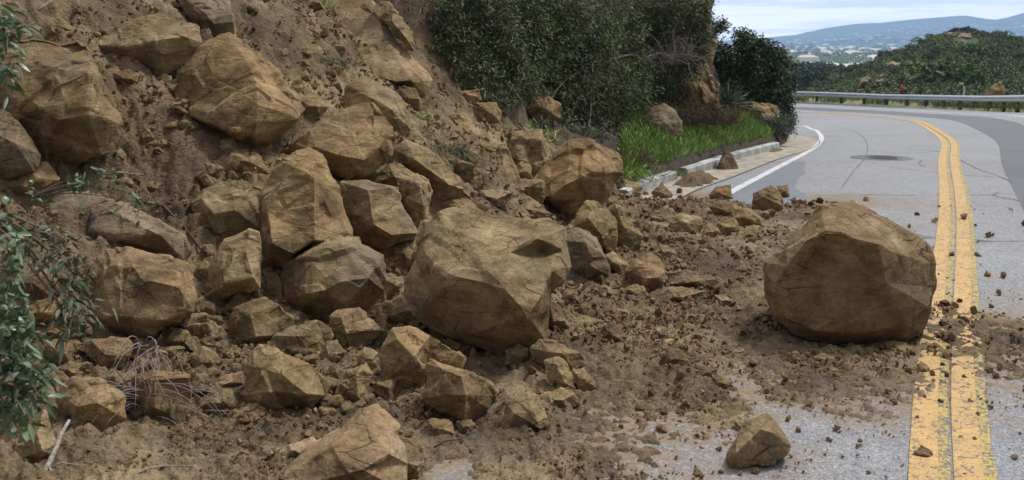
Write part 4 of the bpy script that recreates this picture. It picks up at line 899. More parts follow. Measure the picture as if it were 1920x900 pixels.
(S_, 'brown stone under the pointed little stone on the slope', 'o', '212,136 240,130 261,140 258,153 230,157 216,148', [], dict(o=.05)),
(S_, 'pale grey stone left of the rounded orange boulder', 'g', '258,142 285,140 305,160 300,179 275,172', [], {}),
(S_, 'brown upright stone touching the left tip of the rounded orange boulder', 'n', '292,148 305,138 322,142 323,165 312,178 300,165', [], {}),
(S_, 'small grey stone on the ledge at the upper left corner', 'g', '40,60 52,30 72,50 74,58 55,63', [], {}),
(S_, 'reddish stone at the top left of the slope', 'r', '108,18 125,3 152,15 148,27 125,26', [], {}),
(S_, 'tan slab stone on top of the massive brown boulder', 'o', '86,45 110,33 145,56 142,68 118,62', [], dict(o=.05)),
(S_, 'dark flat stone on the dirt above the grey slab', 'd', '263,348 280,340 305,343 311,357 290,363 268,358', [], {}),
(S_, 'buried tan stone left of the dark flat stone', 'n', '212,338 235,332 258,342 260,356 240,360', [], {}),
(S_, 'dark brown stone at the top edge right of the grey topped block', 'b', '290,8 320,-2 338,10 325,20 300,16', [], {}),
(S_, 'tan clod stone above the long brown boulder', 'n', '555,92 575,82 588,98 580,115 562,110', [], {}),
(S_, 'block shaped stone on the pebbly slope right of the rounded orange boulder', 'n', '578,90 600,86 608,100 600,108 582,107', [], {}),
]
OUTL = []
for name, label, tint, outl, rg, op in ROCKS:
    OUTL.append(pts(outl))
    block(name, label, tint, outl, rg, cat=name, **op)
# ------------------------------------------------------------------ cliff and bank rocks beyond the slide
block('boulder', 'rounded tan boulder at the left end of the bright green grass', 'g', '1185,268 1205,232 1222,205 1245,194 1262,207 1276,228 1280,248 1262,262 1225,272', ['1222,205 1235,232,.5 1262,262'], D=15.6, cat='boulder', thick=1.6)
block('boulder', 'block with a dark undercut left side under the far dark green bush', 'n', '1396,222 1402,205 1412,192 1432,193 1456,200 1461,212 1459,234 1440,238 1418,234 1400,228', ['1396,206,.1 1412,204,.5 1424,206,.6 1432,222,.6 1430,238,.2', '1412,192 1424,206,.6'], D=20.9, cat='boulder', thick=1.2)
block('rock', 'cracked tan rock face in the cliff left of the spiky yucca', 'b', '1256,178 1272,148 1290,118 1318,122 1338,150 1350,178 1352,212 1318,222 1275,214 1258,200', ['1290,118 1300,160,.5 1318,222', '1272,148 1300,160,.5 1338,150'], D=18.3, cat='rock', thick=2.5, rough=1.6)
block('cliff', 'tall tan rock cliff edge behind the bushes against the sky', 'g', '1200,-60 1334,-60 1336,-10 1333,40 1334,90 1328,130 1325,175 1320,235 1200,235', ['1300,-60,.2 1305,60,.4 1310,150,.5 1300,235,.4'], D=19.6, cat='cliff', thick=1.8, rough=1.4)
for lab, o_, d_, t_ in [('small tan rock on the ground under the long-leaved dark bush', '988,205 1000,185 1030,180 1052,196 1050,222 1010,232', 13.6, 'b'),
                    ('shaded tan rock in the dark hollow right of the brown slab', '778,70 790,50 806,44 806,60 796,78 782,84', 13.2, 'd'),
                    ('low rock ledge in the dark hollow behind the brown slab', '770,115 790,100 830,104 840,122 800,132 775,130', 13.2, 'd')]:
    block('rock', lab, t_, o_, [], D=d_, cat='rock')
# ------------------------------------------------------------------ loose stones
def hull_stone(seed, n=16, L=.12):
    r = np.random.default_rng(seed); P = r.normal(0, 1, (n, 3)); P /= np.linalg.norm(P, axis=1)[:, None]
    P *= r.uniform(.75, 1.05, (n, 1)); P *= np.array([1.15, .9, .72])*r.uniform(.85, 1.15, 3)
    bm = bmesh.new(); [bm.verts.new(p) for p in P]; bmesh.ops.convex_hull(bm, input=bm.verts)
    for v in [v for v in bm.verts if not v.link_faces]: bm.verts.remove(v)
    bmesh.ops.triangulate(bm, faces=bm.faces); bm.normal_update(); bm.verts.index_update()
    V = np.array([v.co[:] for v in bm.verts]); T = np.array([[v.index for v in f.verts] for f in bm.faces]); bm.free()
    return V, T
PROTO = []
for k in range(12):
    V, T = hull_stone(100+k); V, T = refine(V, T, .35); V = smooth(V, T, 1, .15); V, T = refine(V, T, .13); V = weather(V, T, 1.0, 200+k, 1.3)
    o = mesh_obj('stone', V, T, M['rock'], smooth=True, link=False)
    try: o.data.set_sharp_from_angle(angle=math.radians(32))
    except Exception: pass
    PROTO.append(o)
TL = list(TINT)
def place_stone(px, py, rp, label, group, tints='nbty', name='stone', sink=.25, d=None):
    p = hit(px, py) if d is None else at(px, py, d); o = random.choice(PROTO).copy(); COL.objects.link(o); o.name = name
    r = rp*p.y/F; s_ = [r*random.uniform(.85, 1.15) for _ in range(3)]
    o.scale = s_; o.rotation_euler = (random.uniform(-.5, .5), random.uniform(-.5, .5), random.uniform(0, 6.28))
    if random.random() < .35: o.rotation_euler = [random.uniform(0, 6.28) for _ in range(3)]
    o.location = (p.x, p.y+r*.3, p.z+r*(.5-sink))
    t = TINT[random.choice(tints)]; f = random.uniform(.85, 1.15); o.color = (t[0]*f, t[1]*f, t[2]*f, 1)
    tagit(o, label, 'stone', group); return o
ZONES = [
 ([(1085, 560), (1150, 470), (1200, 380), (1330, 395), (1420, 460), (1420, 560), (1200, 640), (1080, 640)], 40, (7, 18), 'loose angular stone on the mud between the boulder pile and the huge road boulder', 'stones on the mud between pile and road boulder'),
 ([(110, 620), (440, 560), (760, 590), (720, 760), (420, 780), (120, 760)], 34, (8, 22), 'broken stone filling the gaps in the lower left foreground of the boulder pile', 'stones filling the lower left of the pile'),
 ([(445, 0), (600, 0), (660, 120), (640, 185), (540, 140)], 26, (7, 17), 'clod-like stone on the pebbly dirt between the rounded orange boulder and the tilted slab', 'stones on the upper dirt slope'),
 ([(775, 215), (830, 130), (870, 150), (960, 240), (950, 290), (850, 300)], 20, (7, 17), 'brown stone on the dirt spur below the dark bush', 'stones on the dirt spur'),
 ([(215, 290), (350, 270), (360, 360), (240, 365), (200, 330)], 10, (7, 13), 'small stone on the bare dirt left of the half buried boulder', 'stones on the bare dirt patch'),
 ([(560, 700), (760, 770), (1000, 690), (1010, 860), (800, 880), (620, 760)], 15, (7, 14), 'stone in the mud around the pyramid shaped rock', 'stones round the pyramid shaped rock'),
 ([(1050, 650), (1340, 640), (1360, 760), (1180, 850), (1060, 760)], 16, (5, 12), 'small stone on the thin mud in the middle foreground', 'stones on the thin foreground mud'),
 ([(1390, 690), (1700, 660), (1890, 580), (1900, 740), (1700, 760), (1400, 760)], 14, (5, 10), 'small brown stone on the dusty road in front of the huge boulder', 'stones on the road by the huge boulder'),
 ([(1380, 385), (1640, 372), (1640, 384), (1480, 400)], 8, (4, 9), 'small clod in the line of dirt across the left lane behind the huge boulder', 'clods across the left lane'),
 ([(10, 800), (480, 790), (520, 890), (20, 895)], 12, (7, 14), 'stone on the dirt along the bottom left edge of the photo', 'stones along the bottom left'),
 ([(1190, 350), (1320, 360), (1400, 440), (1330, 460), (1180, 400)], 16, (7, 16), 'stone in the heap near the end of the pale kerb', 'stones heaped near the kerb end')]
FILL = [
 ([(380, 330), (620, 250), (1000, 340), (1060, 430), (1010, 660), (560, 650), (380, 560)], 70, (18, 38), 'brown rock wedged in a gap between the big blocks in the middle of the pile', 'rocks wedged in the middle of the pile'),
 ([(225, 60), (330, 80), (350, 260), (250, 300), (120, 330), (200, 150)], 18, (12, 28), 'half buried rock on the steep dirt left of the rounded orange boulder', 'rocks half buried left of the rounded orange boulder'),
 ([(740, 230), (900, 250), (1000, 350), (900, 380), (760, 290)], 12, (11, 22), 'brown rock in the hollow round the uprooted grass', 'rocks round the uprooted grass'),
 ([(450, 60), (600, 20), (680, 180), (560, 180)], 16, (12, 26), 'half buried rock on the dirt right of the rounded orange boulder', 'rocks half buried right of the rounded orange boulder'),
 ([(90, 590), (430, 560), (780, 600), (760, 780), (300, 800), (100, 770)], 92, (16, 36), 'angular rock among the fallen blocks in the lower left of the pile', 'rocks among the lower left blocks'),
 ([(1080, 420), (1240, 400), (1330, 470), (1250, 560), (1100, 560)], 18, (13, 26), 'angular rock in the stone field right of the giant central boulder', 'rocks in the stone field')]

def inpoly(x, y, P):
    c = False; j = len(P)-1
    for i in range(len(P)):
        if (P[i][1] > y) != (P[j][1] > y) and x < (P[j][0]-P[i][0])*(y-P[i][1])/(P[j][1]-P[i][1]+1e-9)+P[i][0]: c = not c
        j = i
    return c
for zi, (P, n, (a, b_), lab, grp) in enumerate(ZONES+FILL):
    k = 0; xs = [p[0] for p in P]; ys = [p[1] for p in P]
    tries = 0
    while k < n and tries < 9000:
        tries += 1; x, y = random.uniform(min(xs), max(xs)), random.uniform(min(ys), max(ys))
        if inpoly(x, y, P) and not any(inpoly(x, y-4, o_) for o_ in OUTL):
            o = place_stone(x, y, a+(b_-a)*random.random()**2.0, lab, grp, 'nbtyo', 'stone' if zi < len(ZONES) else 'rock', .25 if zi < len(ZONES) else .22); k += 1
            if zi >= len(ZONES): o['category'] = 'rock'
for px, py, r, lab, tn in [(1721, 404, 8, 'single small stone on clean asphalt left of the yellow lines, far behind the boulder', 'b'), (1833, 481, 8, 'round stone just right of the yellow lines at boulder top height', 'b'), (1853, 519, 7, 'small conical stone right of the yellow lines, below the round one', 'b'),
    (1766, 757, 9, 'small dark stone on the left yellow stripe in the foreground', 'd'), (1812, 608, 15, 'dark clod on the right yellow stripe beside the huge boulder', 'd'), (1820, 757, 9, 'flat brown stone on the right yellow stripe in the foreground', 'b'), (1612, 829, 6, 'upper of two tiny stones on bare asphalt right of the lone pointed rock', 'b'), (1612, 838, 6, 'lower of two tiny stones on bare asphalt right of the lone pointed rock', 't'),
    (1352, 889, 9, 'stone at the bottom edge left of the lone pointed rock', 'b'), (1310, 893, 16, 'brown stone cut by the bottom edge, nearest the lone pointed rock', 'b'), (1418, 888, 11, 'stone touching the front foot of the lone pointed rock', 'b'), (1350, 846, 10, 'stone hugging the left foot of the lone pointed rock', 'b'), (1903, 861, 6, 'tiny stone near the right edge of the foreground asphalt', 'b'), (1829, 828, 7, 'tiny stone on the lower end of the right yellow stripe', 'b')]:
    place_stone(px, py, r, lab, None, tn)
# crumbs of earth and gravel: nobody could count them
wv = VV; vv_, _ = sdist(wv[:, 0], wv[:, 1], TOE); cvv = cover(wv[:, 0], wv[:, 1]); cvv = np.where(wv[:, 1] > 18, 0, cvv)
slope = (-vv_ > .2) & (wv[:, 1] < 12.9)
clump = fbm2(wv[:, 0], wv[:, 1], 2.6, 91, 4, .6)
pxx = 960+F*wv[:, 0]/wv[:, 1]
wgt = np.where(slope, .75, np.clip((cvv-.3)*1.6, 0, 1))*np.clip(.55+clump*2.2, .05, 2); wgt = np.where((pxx > -80) & (pxx < 2000) & (wv[:, 1] > 3.4), wgt, 0)
wgt = np.where((-vv_ > .2) & (wv[:, 1] > 12.9), wgt*.15, wgt)
NX = 5000; ex_, ey_ = rng.uniform(1180, 1960, NX), rng.uniform(385, 900, NX); ed_ = F*HC/(ey_-HY)
ext = np.column_stack([(ex_-960)/F*ed_, ed_, np.full(NX, .004)]); we_ = np.where(fbm2(ext[:, 0], ext[:, 1], 1.7, 95, 4, .6) > -.1, 1., .15)*(.15+cover(ext[:, 0], ext[:, 1]))
wgt = np.concatenate([wgt/wgt.sum(), we_/we_.sum()*.035]); wv = np.concatenate([wv, ext])
NR = 46000; pick = rng.choice(len(wv), NR, p=wgt/wgt.sum())
LP = [hull_stone(300+k, 13) for k in range(8)]
Vs = []; Ts = []; base_ = 0
rp_ = np.exp(rng.normal(.62, .66, NR)); rp_ = np.clip(rp_, .7, 11)
for k in range(8):
    V, T = LP[k]; idx = pick[k::8]; n = len(idx); r = (rp_[k::8]*wv[idx, 1]/F)[:, None, None]
    q = rng.normal(0, 1, (n, 4)); q /= np.linalg.norm(q, axis=1)[:, None]; w, x, y, z = q.T
    Rm = np.stack([1-2*(y*y+z*z), 2*(x*y-z*w), 2*(x*z+y*w), 2*(x*y+z*w), 1-2*(x*x+z*z), 2*(y*z-x*w), 2*(x*z-y*w), 2*(y*z+x*w), 1-2*(x*x+y*y)], 1).reshape(-1, 3, 3)
    P = np.einsum('nij,vj->nvi', Rm, V)*r+wv[idx][:, None, :]+np.array([0, 0, 1])*r*.45+rng.uniform(-.015, .015, (n, 1, 3))*[1, 1, 0]
    Vs.append(P.reshape(-1, 3)); Ts.append((T[None]+(np.arange(n)*len(V))[:, None, None]+base_).reshape(-1, 3)); base_ += n*len(V)
m, nt, b = mat_new('crumbs'); g = N(nt); geo = g.n('ShaderNodeNewGeometry')
cc = g.ramp(geo.outputs['Random Per Island'], [(0, (.10, .062, .036)), (.3, (.165, .10, .053)), (.6, (.23, .145, .078)), (.85, (.30, .20, .12)), (1, (.17, .14, .115))])
cc = g.mix(.6, cc, g.ramp(g.noise(g.coord(), 90, 4, .7), [(.3, (.6, .6, .6)), (.7, (1.35, 1.33, 1.3))]), 'MULTIPLY')
g.set(b, cc, .95, g.bump(g.noise(g.coord(), 150, 3, .7), .6, .004), .15); M['crumbs'] = m
o = mesh_obj('gravel', np.concatenate(Vs), np.concatenate(Ts), m); o['kind'] = 'stuff'; o['label'] = 'loose crumbs of earth and gravel over the slide and the road'

# ------------------------------------------------------------------ plants
def leaf_cloud(name, P, Dr, L, W, mat, parent=None, detail=1, droop=.25, origin=None):
    n = len(P); Dr = Dr/np.linalg.norm(Dr, axis=1)[:, None]; a = rng.normal(0, 1, (n, 3)); S = np.cross(Dr, a); S /= np.linalg.norm(S, axis=1)[:, None]; Nn = np.cross(S, Dr)
    L = L*rng.uniform(.6, 1.25, (n, 1)); W = W*rng.uniform(.7, 1.2, (n, 1))
    if detail == 0: st = [(0, 0), (.5, 1), (1, 0)]
    elif detail == 1: st = [(0, .05), (.35, .95), (.7, .75), (1, .02)]
    else: st = [(0, .04), (.15, .6), (.35, .95), (.55, 1), (.78, .65), (1, .02)]
    V = []
    bend = rng.uniform(-1, 1.6, (n, 1))*droop
    for t, w in st:
        c = P+Dr*L*t+Nn*L*bend*(t*t)-np.array([0, 0, 1])*L*droop*t*t
        if detail == 0 and w == 0: V.append(c)
        elif detail >= 2: V += [c-S*W*w*.5+Nn*W*.18*w, c, c+S*W*w*.5+Nn*W*.18*w]
        else: V += [c-S*W*w*.5, c+S*W*w*.5]
    V = np.stack(V, 1); m_ = V.shape[1]
    if detail == 0: Fl = np.array([[0, 1, 3, 2]])
    elif detail == 1: Fl = np.array([[2*i, 2*i+1, 2*i+3, 2*i+2] for i in range(3)])
    else: Fl = np.array([[3*i+j, 3*i+j+1, 3*i+j+4, 3*i+j+3] for i in range(5) for j in (0, 1)])
    Fq = (Fl[None]+(np.arange(n)*m_)[:, None, None]).reshape(-1, 4)
    return mesh_obj(name, V.reshape(-1, 3), Fq, mat, parent, origin=origin, smooth=detail >= 2)
def curve_pts(a, b_, sag, n=7, wob=.02, side=0):
    a, b_ = np.array(a, float), np.array(b_, float); t = np.linspace(0, 1, n)[:, None]; L = np.linalg.norm(b_-a)
    return a+(b_-a)*t+np.array([side, -abs(side)*.3, sag])*(4*t*(1-t))*L+np.cumsum(rng.normal(0, wob*L/3, (n, 3)), 0)*(t > 0)*(1-t*.3)
def shrub(name, label, cat, base, clumps, nleaf, L, W, mat, twig='bark', tr=.05, detail=1, twigs=3, droop=.25, group=None, fill=.5, sprig=7, trunk_name='trunk', open_twigs=0):
    base = np.array(base, float); root = empty(name, tuple(base), label, cat, group); mb = MB(); tw = MB(); tot = sum(c[3]**2 for c in clumps); P = []; Dr = []
    for cx, cy, cz, r in clumps:
        c = np.array([cx, cy, cz]); trunk = curve_pts((0, 0, 0), c-base, .08, 7, .03)
        mb.tube(trunk, [tr*(1-.75*i/6) for i in range(7)], 6)
        k = max(3, int(nleaf*r*r/tot/sprig)); u = rng.normal(0, 1, (k, 3)); u /= np.linalg.norm(u, axis=1)[:, None]; u[:, 2] = u[:, 2]*.9+.1
        rad = r*(fill+(1-fill)*rng.random((k, 1))**.6); rad *= (1+.65*vnoise(u*3.0+cx*3, 3))[:, None]
        q = c+u*rad
        for i in range(0, k, max(1, k//max(1, twigs*4))):
            tw.tube(curve_pts(c-base+u[i]*r*.1, q[i]-base, .06, 5, .05), [tr*.22, tr*.18, tr*.13, tr*.09, tr*.05], 4)
        for _ in range(sprig):
            dv = u*.8+rng.normal(0, .75, (k, 3)); P.append(q+rng.normal(0, L*.55, (k, 3))); Dr.append(dv)
        for _ in range(open_twigs):
            d_ = rng.normal(0, 1, 3); d_[1] = -abs(d_[1]); d_ /= np.linalg.norm(d_); tw.tube(curve_pts(c-base+d_*r*.5, c-base+d_*r*1.1+rng.normal(0, .15*r, 3), .1, 6, .06), [tr*.2, tr*.17, tr*.14, tr*.1, tr*.07, tr*.04], 4)
    mb.build(trunk_name, M[twig], root, True); tw.build('twigs', M['twig_grey'] if twig != 'root' else M['root'], root, True)
    f = leaf_cloud('foliage', np.concatenate(P)-base, np.concatenate(Dr), L, W, M[mat], root, detail, droop); return root
def wall_clumps(L_, off=.7, dmax=None):
    out = []
    for px, py, r in L_:
        d = hit(px, max(py, -40)).y if dmax is None else dmax
        rr_ = r*d/F; d = d-rr_*off; p = at(px, py, d); out.append((p.x, p.y, p.z, r*d/F))
    return out
def based(px, py, d=None):
    p = hit(px, py) if d is None else at(px, py, d); return (p.x, p.y, p.z)
shrub('laurel_shrub', 'dense dark long-leaved shrub hanging over the dirt spur, left part of the thicket', 'shrub', based(900, 110), wall_clumps([(845, 75, 36), (862, 70, 42), (850, 20, 40), (925, 60, 60), (880, 130, 45), (940, 130, 55), (1010, 130, 55), (1010, 20, 60), (905, 25, 60), (930, 95, 60), (960, 150, 55), (925, 185, 42), (985, 60, 62), (960, 10, 60), (1000, 190, 42), (870, 5, 45)]), 42000, .07, .018, 'leaf_bush', sprig=12, open_twigs=5, tr=.028, fill=.35)
shrub('laurel_shrub', 'broad olive tinged long-leaved shrub in the centre of the thicket', 'shrub', based(1120, 130), wall_clumps([(1075, 60, 66), (1130, 60, 66), (1075, 150, 60), (1180, 160, 60), (1050, 30, 62), (1040, 110, 60), (1100, 70, 68), (1150, 20, 62), (1110, 150, 60), (1170, 110, 65), (1060, 190, 50), (1150, 200, 48), (1205, 60, 55), (1215, 140, 50), (1240, 185, 36), (1190, 215, 32), (1120, 225, 34), (1060, 235, 28), (1010, 235, 26), (1105, 252, 28), (1155, 248, 26), (1075, 215, 36), (1250, 130, 40), (1262, 190, 24)]), 52000, .07, .018, 'leaf_bush', sprig=12, open_twigs=5, tr=.03, fill=.35)
shrub('laurel_shrub', 'darker shrub at the top right of the thicket against the cliff edge', 'shrub', based(1270, 90, 19.2), wall_clumps([(1250, 10, 46), (1290, 45, 34), (1275, 95, 32), (1312, 8, 26), (1318, 75, 18), (1245, 75, 34), (1225, 40, 44), (1305, 40, 26), (1300, 110, 26), (1320, 30, 16), (1285, 130, 30), (1260, 55, 40), (1322, 60, 16), (1316, 95, 20), (1260, 165, 24)], dmax=18.3), 17000, .075, .021, 'leaf_bush', tr=.025, open_twigs=2, fill=.3)
shrub('toyon_bush', 'tall dark green bush at the corner of the bend, against the sky and valley', 'bush', based(1420, 238, 22.5), wall_clumps([(1402, 84, 24), (1372, 118, 30), (1420, 120, 34), (1448, 112, 24), (1400, 165, 44), (1440, 160, 38), (1466, 150, 22), (1472, 120, 14), (1362, 160, 34), (1468, 190, 22), (1380, 205, 34), (1350, 120, 22), (1390, 70, 14), (1475, 222, 14), (1350, 90, 14), (1465, 100, 12), (1482, 165, 9), (1428, 92, 18)], dmax=22.8), 24000, .09, .038, 'leaf_toyon', tr=.05, fill=.35, open_twigs=1)
shrub('shrub_sprig', 'small leafy branch tip poking out against the sky beside the cliff edge', 'branch', based(1335, 70, 19.6), wall_clumps([(1350, 44, 10), (1357, 52, 8), (1346, 56, 7)], dmax=19.6), 380, .08, .034, 'leaf_toyon', tr=.02, fill=.2)
shrub('sagebrush', 'grey-green sagebrush at the far end of the pale kerb', 'bush', based(1455, 258, 20.4), wall_clumps([(1446, 238, 16), (1462, 232, 18), (1478, 240, 14), (1435, 228, 12), (1484, 226, 10), (1470, 252, 10)], dmax=20.6), 3600, .07, .012, 'leaf_grey', tr=.015, fill=.1)
shrub('shrub', 'little dark shrub growing over the broken pale kerb', 'shrub', based(1340, 318), wall_clumps([(1338, 300, 9), (1348, 306, 7), (1344, 316, 5)], off=.3), 420, .045, .02, 'leaf_dry', tr=.01, fill=.1, group=None)
# leafless thickets
def tangle(name, label, cat, base, spread, n, length, rad, mat='twig_grey', up=.6, group=None, k=7):
    root = empty(name, tuple(base), label, cat, group); mb = MB()
    for _ in range(n):
        a = rng.uniform(-1, 1, 3)*np.array(spread); a[2] = abs(a[2])*.3
        d_ = rng.normal(0, 1, 3); d_[2] = d_[2]*.6+up; d_ /= np.linalg.norm(d_)
        p = curve_pts(a, a+d_*length*rng.uniform(.4, 1.2), rng.uniform(-.1, .2), k, .10); mb.tube(p, [rad*(1-.7*i/(k-1)) for i in range(k)], 4)
    mb.build('twigs', M[mat], root, True); return root
tangle('dead_thicket', 'brownish leafless thicket left of the yucca above the green grass', 'thicket', based(1300, 235, 17.2), (.85, .35, .5), 420, .55, .007, 'root')
tangle('dead_thicket', 'leafless dark thicket at the top right beside the cliff edge', 'thicket', at(1250, 120, 17.5)[:], (.5, .4, .6), 160, .7, .008)
tangle('bare_branches', 'bare grey branches drooping in the dark hollow beside the tilted slab', 'branches', at(800, 20, 12.6)[:], (.35, .3, .5), 60, .9, .006, up=-.8)
tangle('leaf_litter', 'dark leafless litter heap between the big tilted boulder and the grass', 'litter', based(1165, 300), (.42, .3, .1), 380, .25, .005, 'root', up=.1)
# yucca
def rosette(name, label, cat, base, n, L, w, mat, up=.35):
    dv = rng.normal(0, 1, (n, 3)); dv[:, 2] = np.abs(dv[:, 2])*.9+up*.5; b0 = np.zeros((n, 3))+rng.normal(0, .02, (n, 3))
    o = leaf_cloud(name, b0, dv, L, w, M[mat], None, 1, .18); o.location = base; return tagit(o, label, cat)
rosette('yucca', 'spiky grey-green yucca rosette on the cliff above the grass', 'yucca', based(1362, 200, 18.7), 260, .62, .03, 'yucca')
# ------------------------------------------------------------------ grass on the bank
def blades(name, P, H, W, mat, lean=.35, kind='stuff', label=None):
    n = len(P); d_ = rng.normal(0, lean, (n, 3)); d_[:, 2] = 1
    o = leaf_cloud(name, P, d_, H, W, M[mat], None, 1, .22); o['kind'] = kind
    if label: o['label'] = label
    return o
gxs = rng.uniform(.5, 8, 90000); gys = rng.uniform(11.8, 21.5, 90000); gv, _ = sdist(gxs, gys, TOE); gv = -gv; gpx = 960+F*gxs/gys
lim = .16+rng.random(len(gxs))**.8*2.0; dens = fbm2(gxs, gys, 1.3, 15, 3)
ok = (gv > .19) & (gv < 2.0+.5*dens) & (dens > -.62) & (gpx > 1165) & (gpx < 1452+20*dens) & (rng.random(len(gxs)) < np.where(gv < 1.9, 1, .3))
gxs, gys = gxs[ok][:36000], gys[ok][:36000]
blades('grass', np.stack([gxs, gys, zground(gxs, gys)], 1), .26, .016, 'grass')
def tuft(name, label, cat, px, py, n, H, W, mat, sp=.05, lean=.7, d=None, droop=.22):
    p = hit(px, py) if d is None else at(px, py, d); P = rng.normal(0, sp, (n, 3))*[1, .6, .25]; d_ = rng.normal(0, lean, (n, 3)); d_[:, 2] = np.abs(d_[:, 2])*.4+.6
    o = leaf_cloud(name, P, d_, H, W, M[mat], None, 1, droop); o.location = p; return tagit(o, label, cat)
for a in [('grass_tuft', 'ragged green weeds at the foot of the bush behind the dirt spur', 'weeds', 985, 262, 300, .16, .014, 'grass', .3, .8), ('grass_tuft', 'small green fern-like weeds by the near end of the kerb', 'weeds', 1188, 332, 260, .2, .016, 'grass', .16, .8),
          ('grass_tuft', 'bright green grass wisp drooping at the top of the slope by the tilted slab', 'grass tuft', 606, 22, 60, .20, .008, 'grass', .05, .6), ('grass_tuft', 'tiny bright green grass tuft at the very top of the slope', 'grass tuft', 518, 6, 40, .1, .008, 'grass', .06, .8),
          ('grass_tuft', 'pale green weed wisp above the uprooted grass tuft', 'grass tuft', 790, 226, 60, .16, .008, 'grass', .07, .9), ('weed', 'grey-green weed with dark roots on the upper dirt slope', 'weed', 628, 125, 190, .09, .01, 'leaf_dry', .10, .9),
          ('weed', 'thin grey-green weeds on the dirt left of the half buried boulder', 'weed', 335, 275, 110, .08, .007, 'leaf_dry', .10, .9), ('weed', 'tiny bright green sprig lying on the dark mud', 'weed', 1283, 612, 34, .07, .01, 'grass', .035, 1.2),
          ('grass_tuft', 'green weeds growing through the gap in the pale kerb', 'weeds', 1262, 333, 70, .18, .012, 'grass', .07, .6), ('grass_tuft', 'tiny bright weed by the foot of the yellow line in the background', 'weed', 1757, 548, 8, .03, .008, 'grass', .01, .8)]:
    tuft(*a)
up = tuft('uprooted_grass', 'uprooted grass tuft with grey dead stems in a hollow of the pile', 'grass tuft', 845, 292, 420, .20, .008, 'dry_grass', .10, .9, None, .5)
up.data.materials[0] = M['leaf_dry']
tuft('dead_grass', 'bundle of grey dead stems spilling from the uprooted grass tuft', 'stems', 815, 285, 260, .24, .006, 'tree_grey', .09, 1.0, None, .6)
# ------------------------------------------------------------------ foreground laurel, dead twigs, stick
def P3(px, py, d): p = at(px, py, d); return (p.x, p.y, p.z)
def near_clumps(L_, d): return [(*P3(px, py, d+dd), r*(d+dd)/F) for px, py, r, dd in L_]
shrub('laurel_branch', 'glossy green laurel foliage at the left edge of the foreground', 'foliage', P3(-120, 720, 3.7), near_clumps([(8, 420, 26, .2), (32, 455, 22, .1), (6, 505, 36, .1), (-12, 590, 40, 0), (12, 640, 44, 0), (48, 665, 28, .05), (34, 720, 46, 0), (62, 735, 22, .05), (6, 775, 40, 0), (55, 700, 24, .1), (30, 600, 36, .1), (40, 690, 40, 0)], 3.75), 800, .058, .022, 'leaf_sumac', 'root', .006, 2, 4, .35, fill=.15, sprig=5)
shrub('laurel_branch', 'green laurel sprigs hanging at the upper left edge', 'foliage', P3(-70, 60, 4.4), near_clumps([(6, 35, 17, 0), (20, 60, 14, 0), (4, 110, 15, 0), (18, 140, 12, 0), (0, 70, 12, 0)], 4.4), 150, .07, .024, 'leaf_sumac', 'root', .004, 2, 3, .5, fill=.1, sprig=5)
shrub('broken_branch', 'wilted broken laurel branch lying between the leaves and the pinkish boulder', 'branch', P3(-40, 400, 5.0), near_clumps([(110, 480, 30, 0), (140, 520, 24, 0), (122, 560, 28, -.05), (150, 590, 22, -.1), (95, 440, 24, .1), (130, 625, 22, -.15)], 4.85), 330, .06, .02, 'leaf_dry', 'bark', .014, 2, 6, .6, fill=.1, sprig=5, open_twigs=4)
shrub('leafy_twig', 'leafy broken twig lying on top of the grey slab', 'twig', P3(60, 372, 5.6), near_clumps([(135, 335, 16, 0), (170, 345, 16, 0), (205, 340, 14, .1), (240, 368, 10, .1), (262, 388, 8, .1), (75, 370, 14, 0)], 5.75), 120, .058, .02, 'leaf_sumac', 'bark', .006, 2, 3, .4, fill=.1, sprig=5)
root = empty('dead_twigs', based(262, 765), 'large fan of drooping grey dead twigs in the lower left foreground', 'twigs'); mb = MB(); b0 = np.array(root.location)
def strand(a, b_, lift, d0, d1, rad=.0035, k=9):
    A = np.array(P3(*a, d0)); B_2 = np.array(P3(*b_, d1)); p = curve_pts(A-b0, B_2-b0, lift, k, .025, side=rng.uniform(-.08, .08)); mb.tube(p, [rad*(1-.55*i/(k-1)) for i in range(k)], 5)
D0 = root.location.y
for k in range(52):
    t = random.random(); a = (random.uniform(235, 300), random.uniform(735, 790)); ang = math.radians(random.choice([random.uniform(150, 235), random.uniform(170, 215), random.uniform(-30, 40)])); ln = random.uniform(60, 165)
    e = (a[0]+ln*math.cos(ang), a[1]-ln*math.sin(ang)*.55+random.uniform(0, 28))
    strand(a, e, random.uniform(.08, .28), D0-.05, D0-random.uniform(.1, .4), random.uniform(.002, .0042))
for k in range(30):
    a = (random.uniform(245, 300), random.uniform(635, 700)); e = (a[0]+random.uniform(-70, 60), a[1]+random.uniform(20, 120))
    strand(a, e, random.uniform(.05, .3), D0+.12, D0-random.uniform(.05, .3), random.uniform(.002, .004))
for a, e in [((265, 765), (262, 640)), ((262, 770), (300, 628)), ((250, 740), (215, 690)), ((300, 800), (520, 800)), ((290, 790), (440, 812)), ((330, 800), (420, 775)), ((230, 790), (120, 850)), ((210, 800), (165, 872))]:
    strand(a, e, .12, D0, D0-.15, .005, 9)
mb.build('strands', M['twig_grey'], root, True)
root = empty('fallen_stick', P3(70, 893, 4.25), 'grey barked stick propped at the lower left, right of the spade shaped rock', 'stick'); b0 = np.array(root.location); mb = MB()
mb.tube([np.array(P3(*q))-b0 for q in [(52, 925, 4.1), (78, 893, 4.2), (92, 868, 4.26), (104, 842, 4.32), (114, 815, 4.38), (130, 788, 4.45)]], [.010, .016, .013, .012, .010, .008], 8); mb.build('stem', M['stick_bark'], root, True)
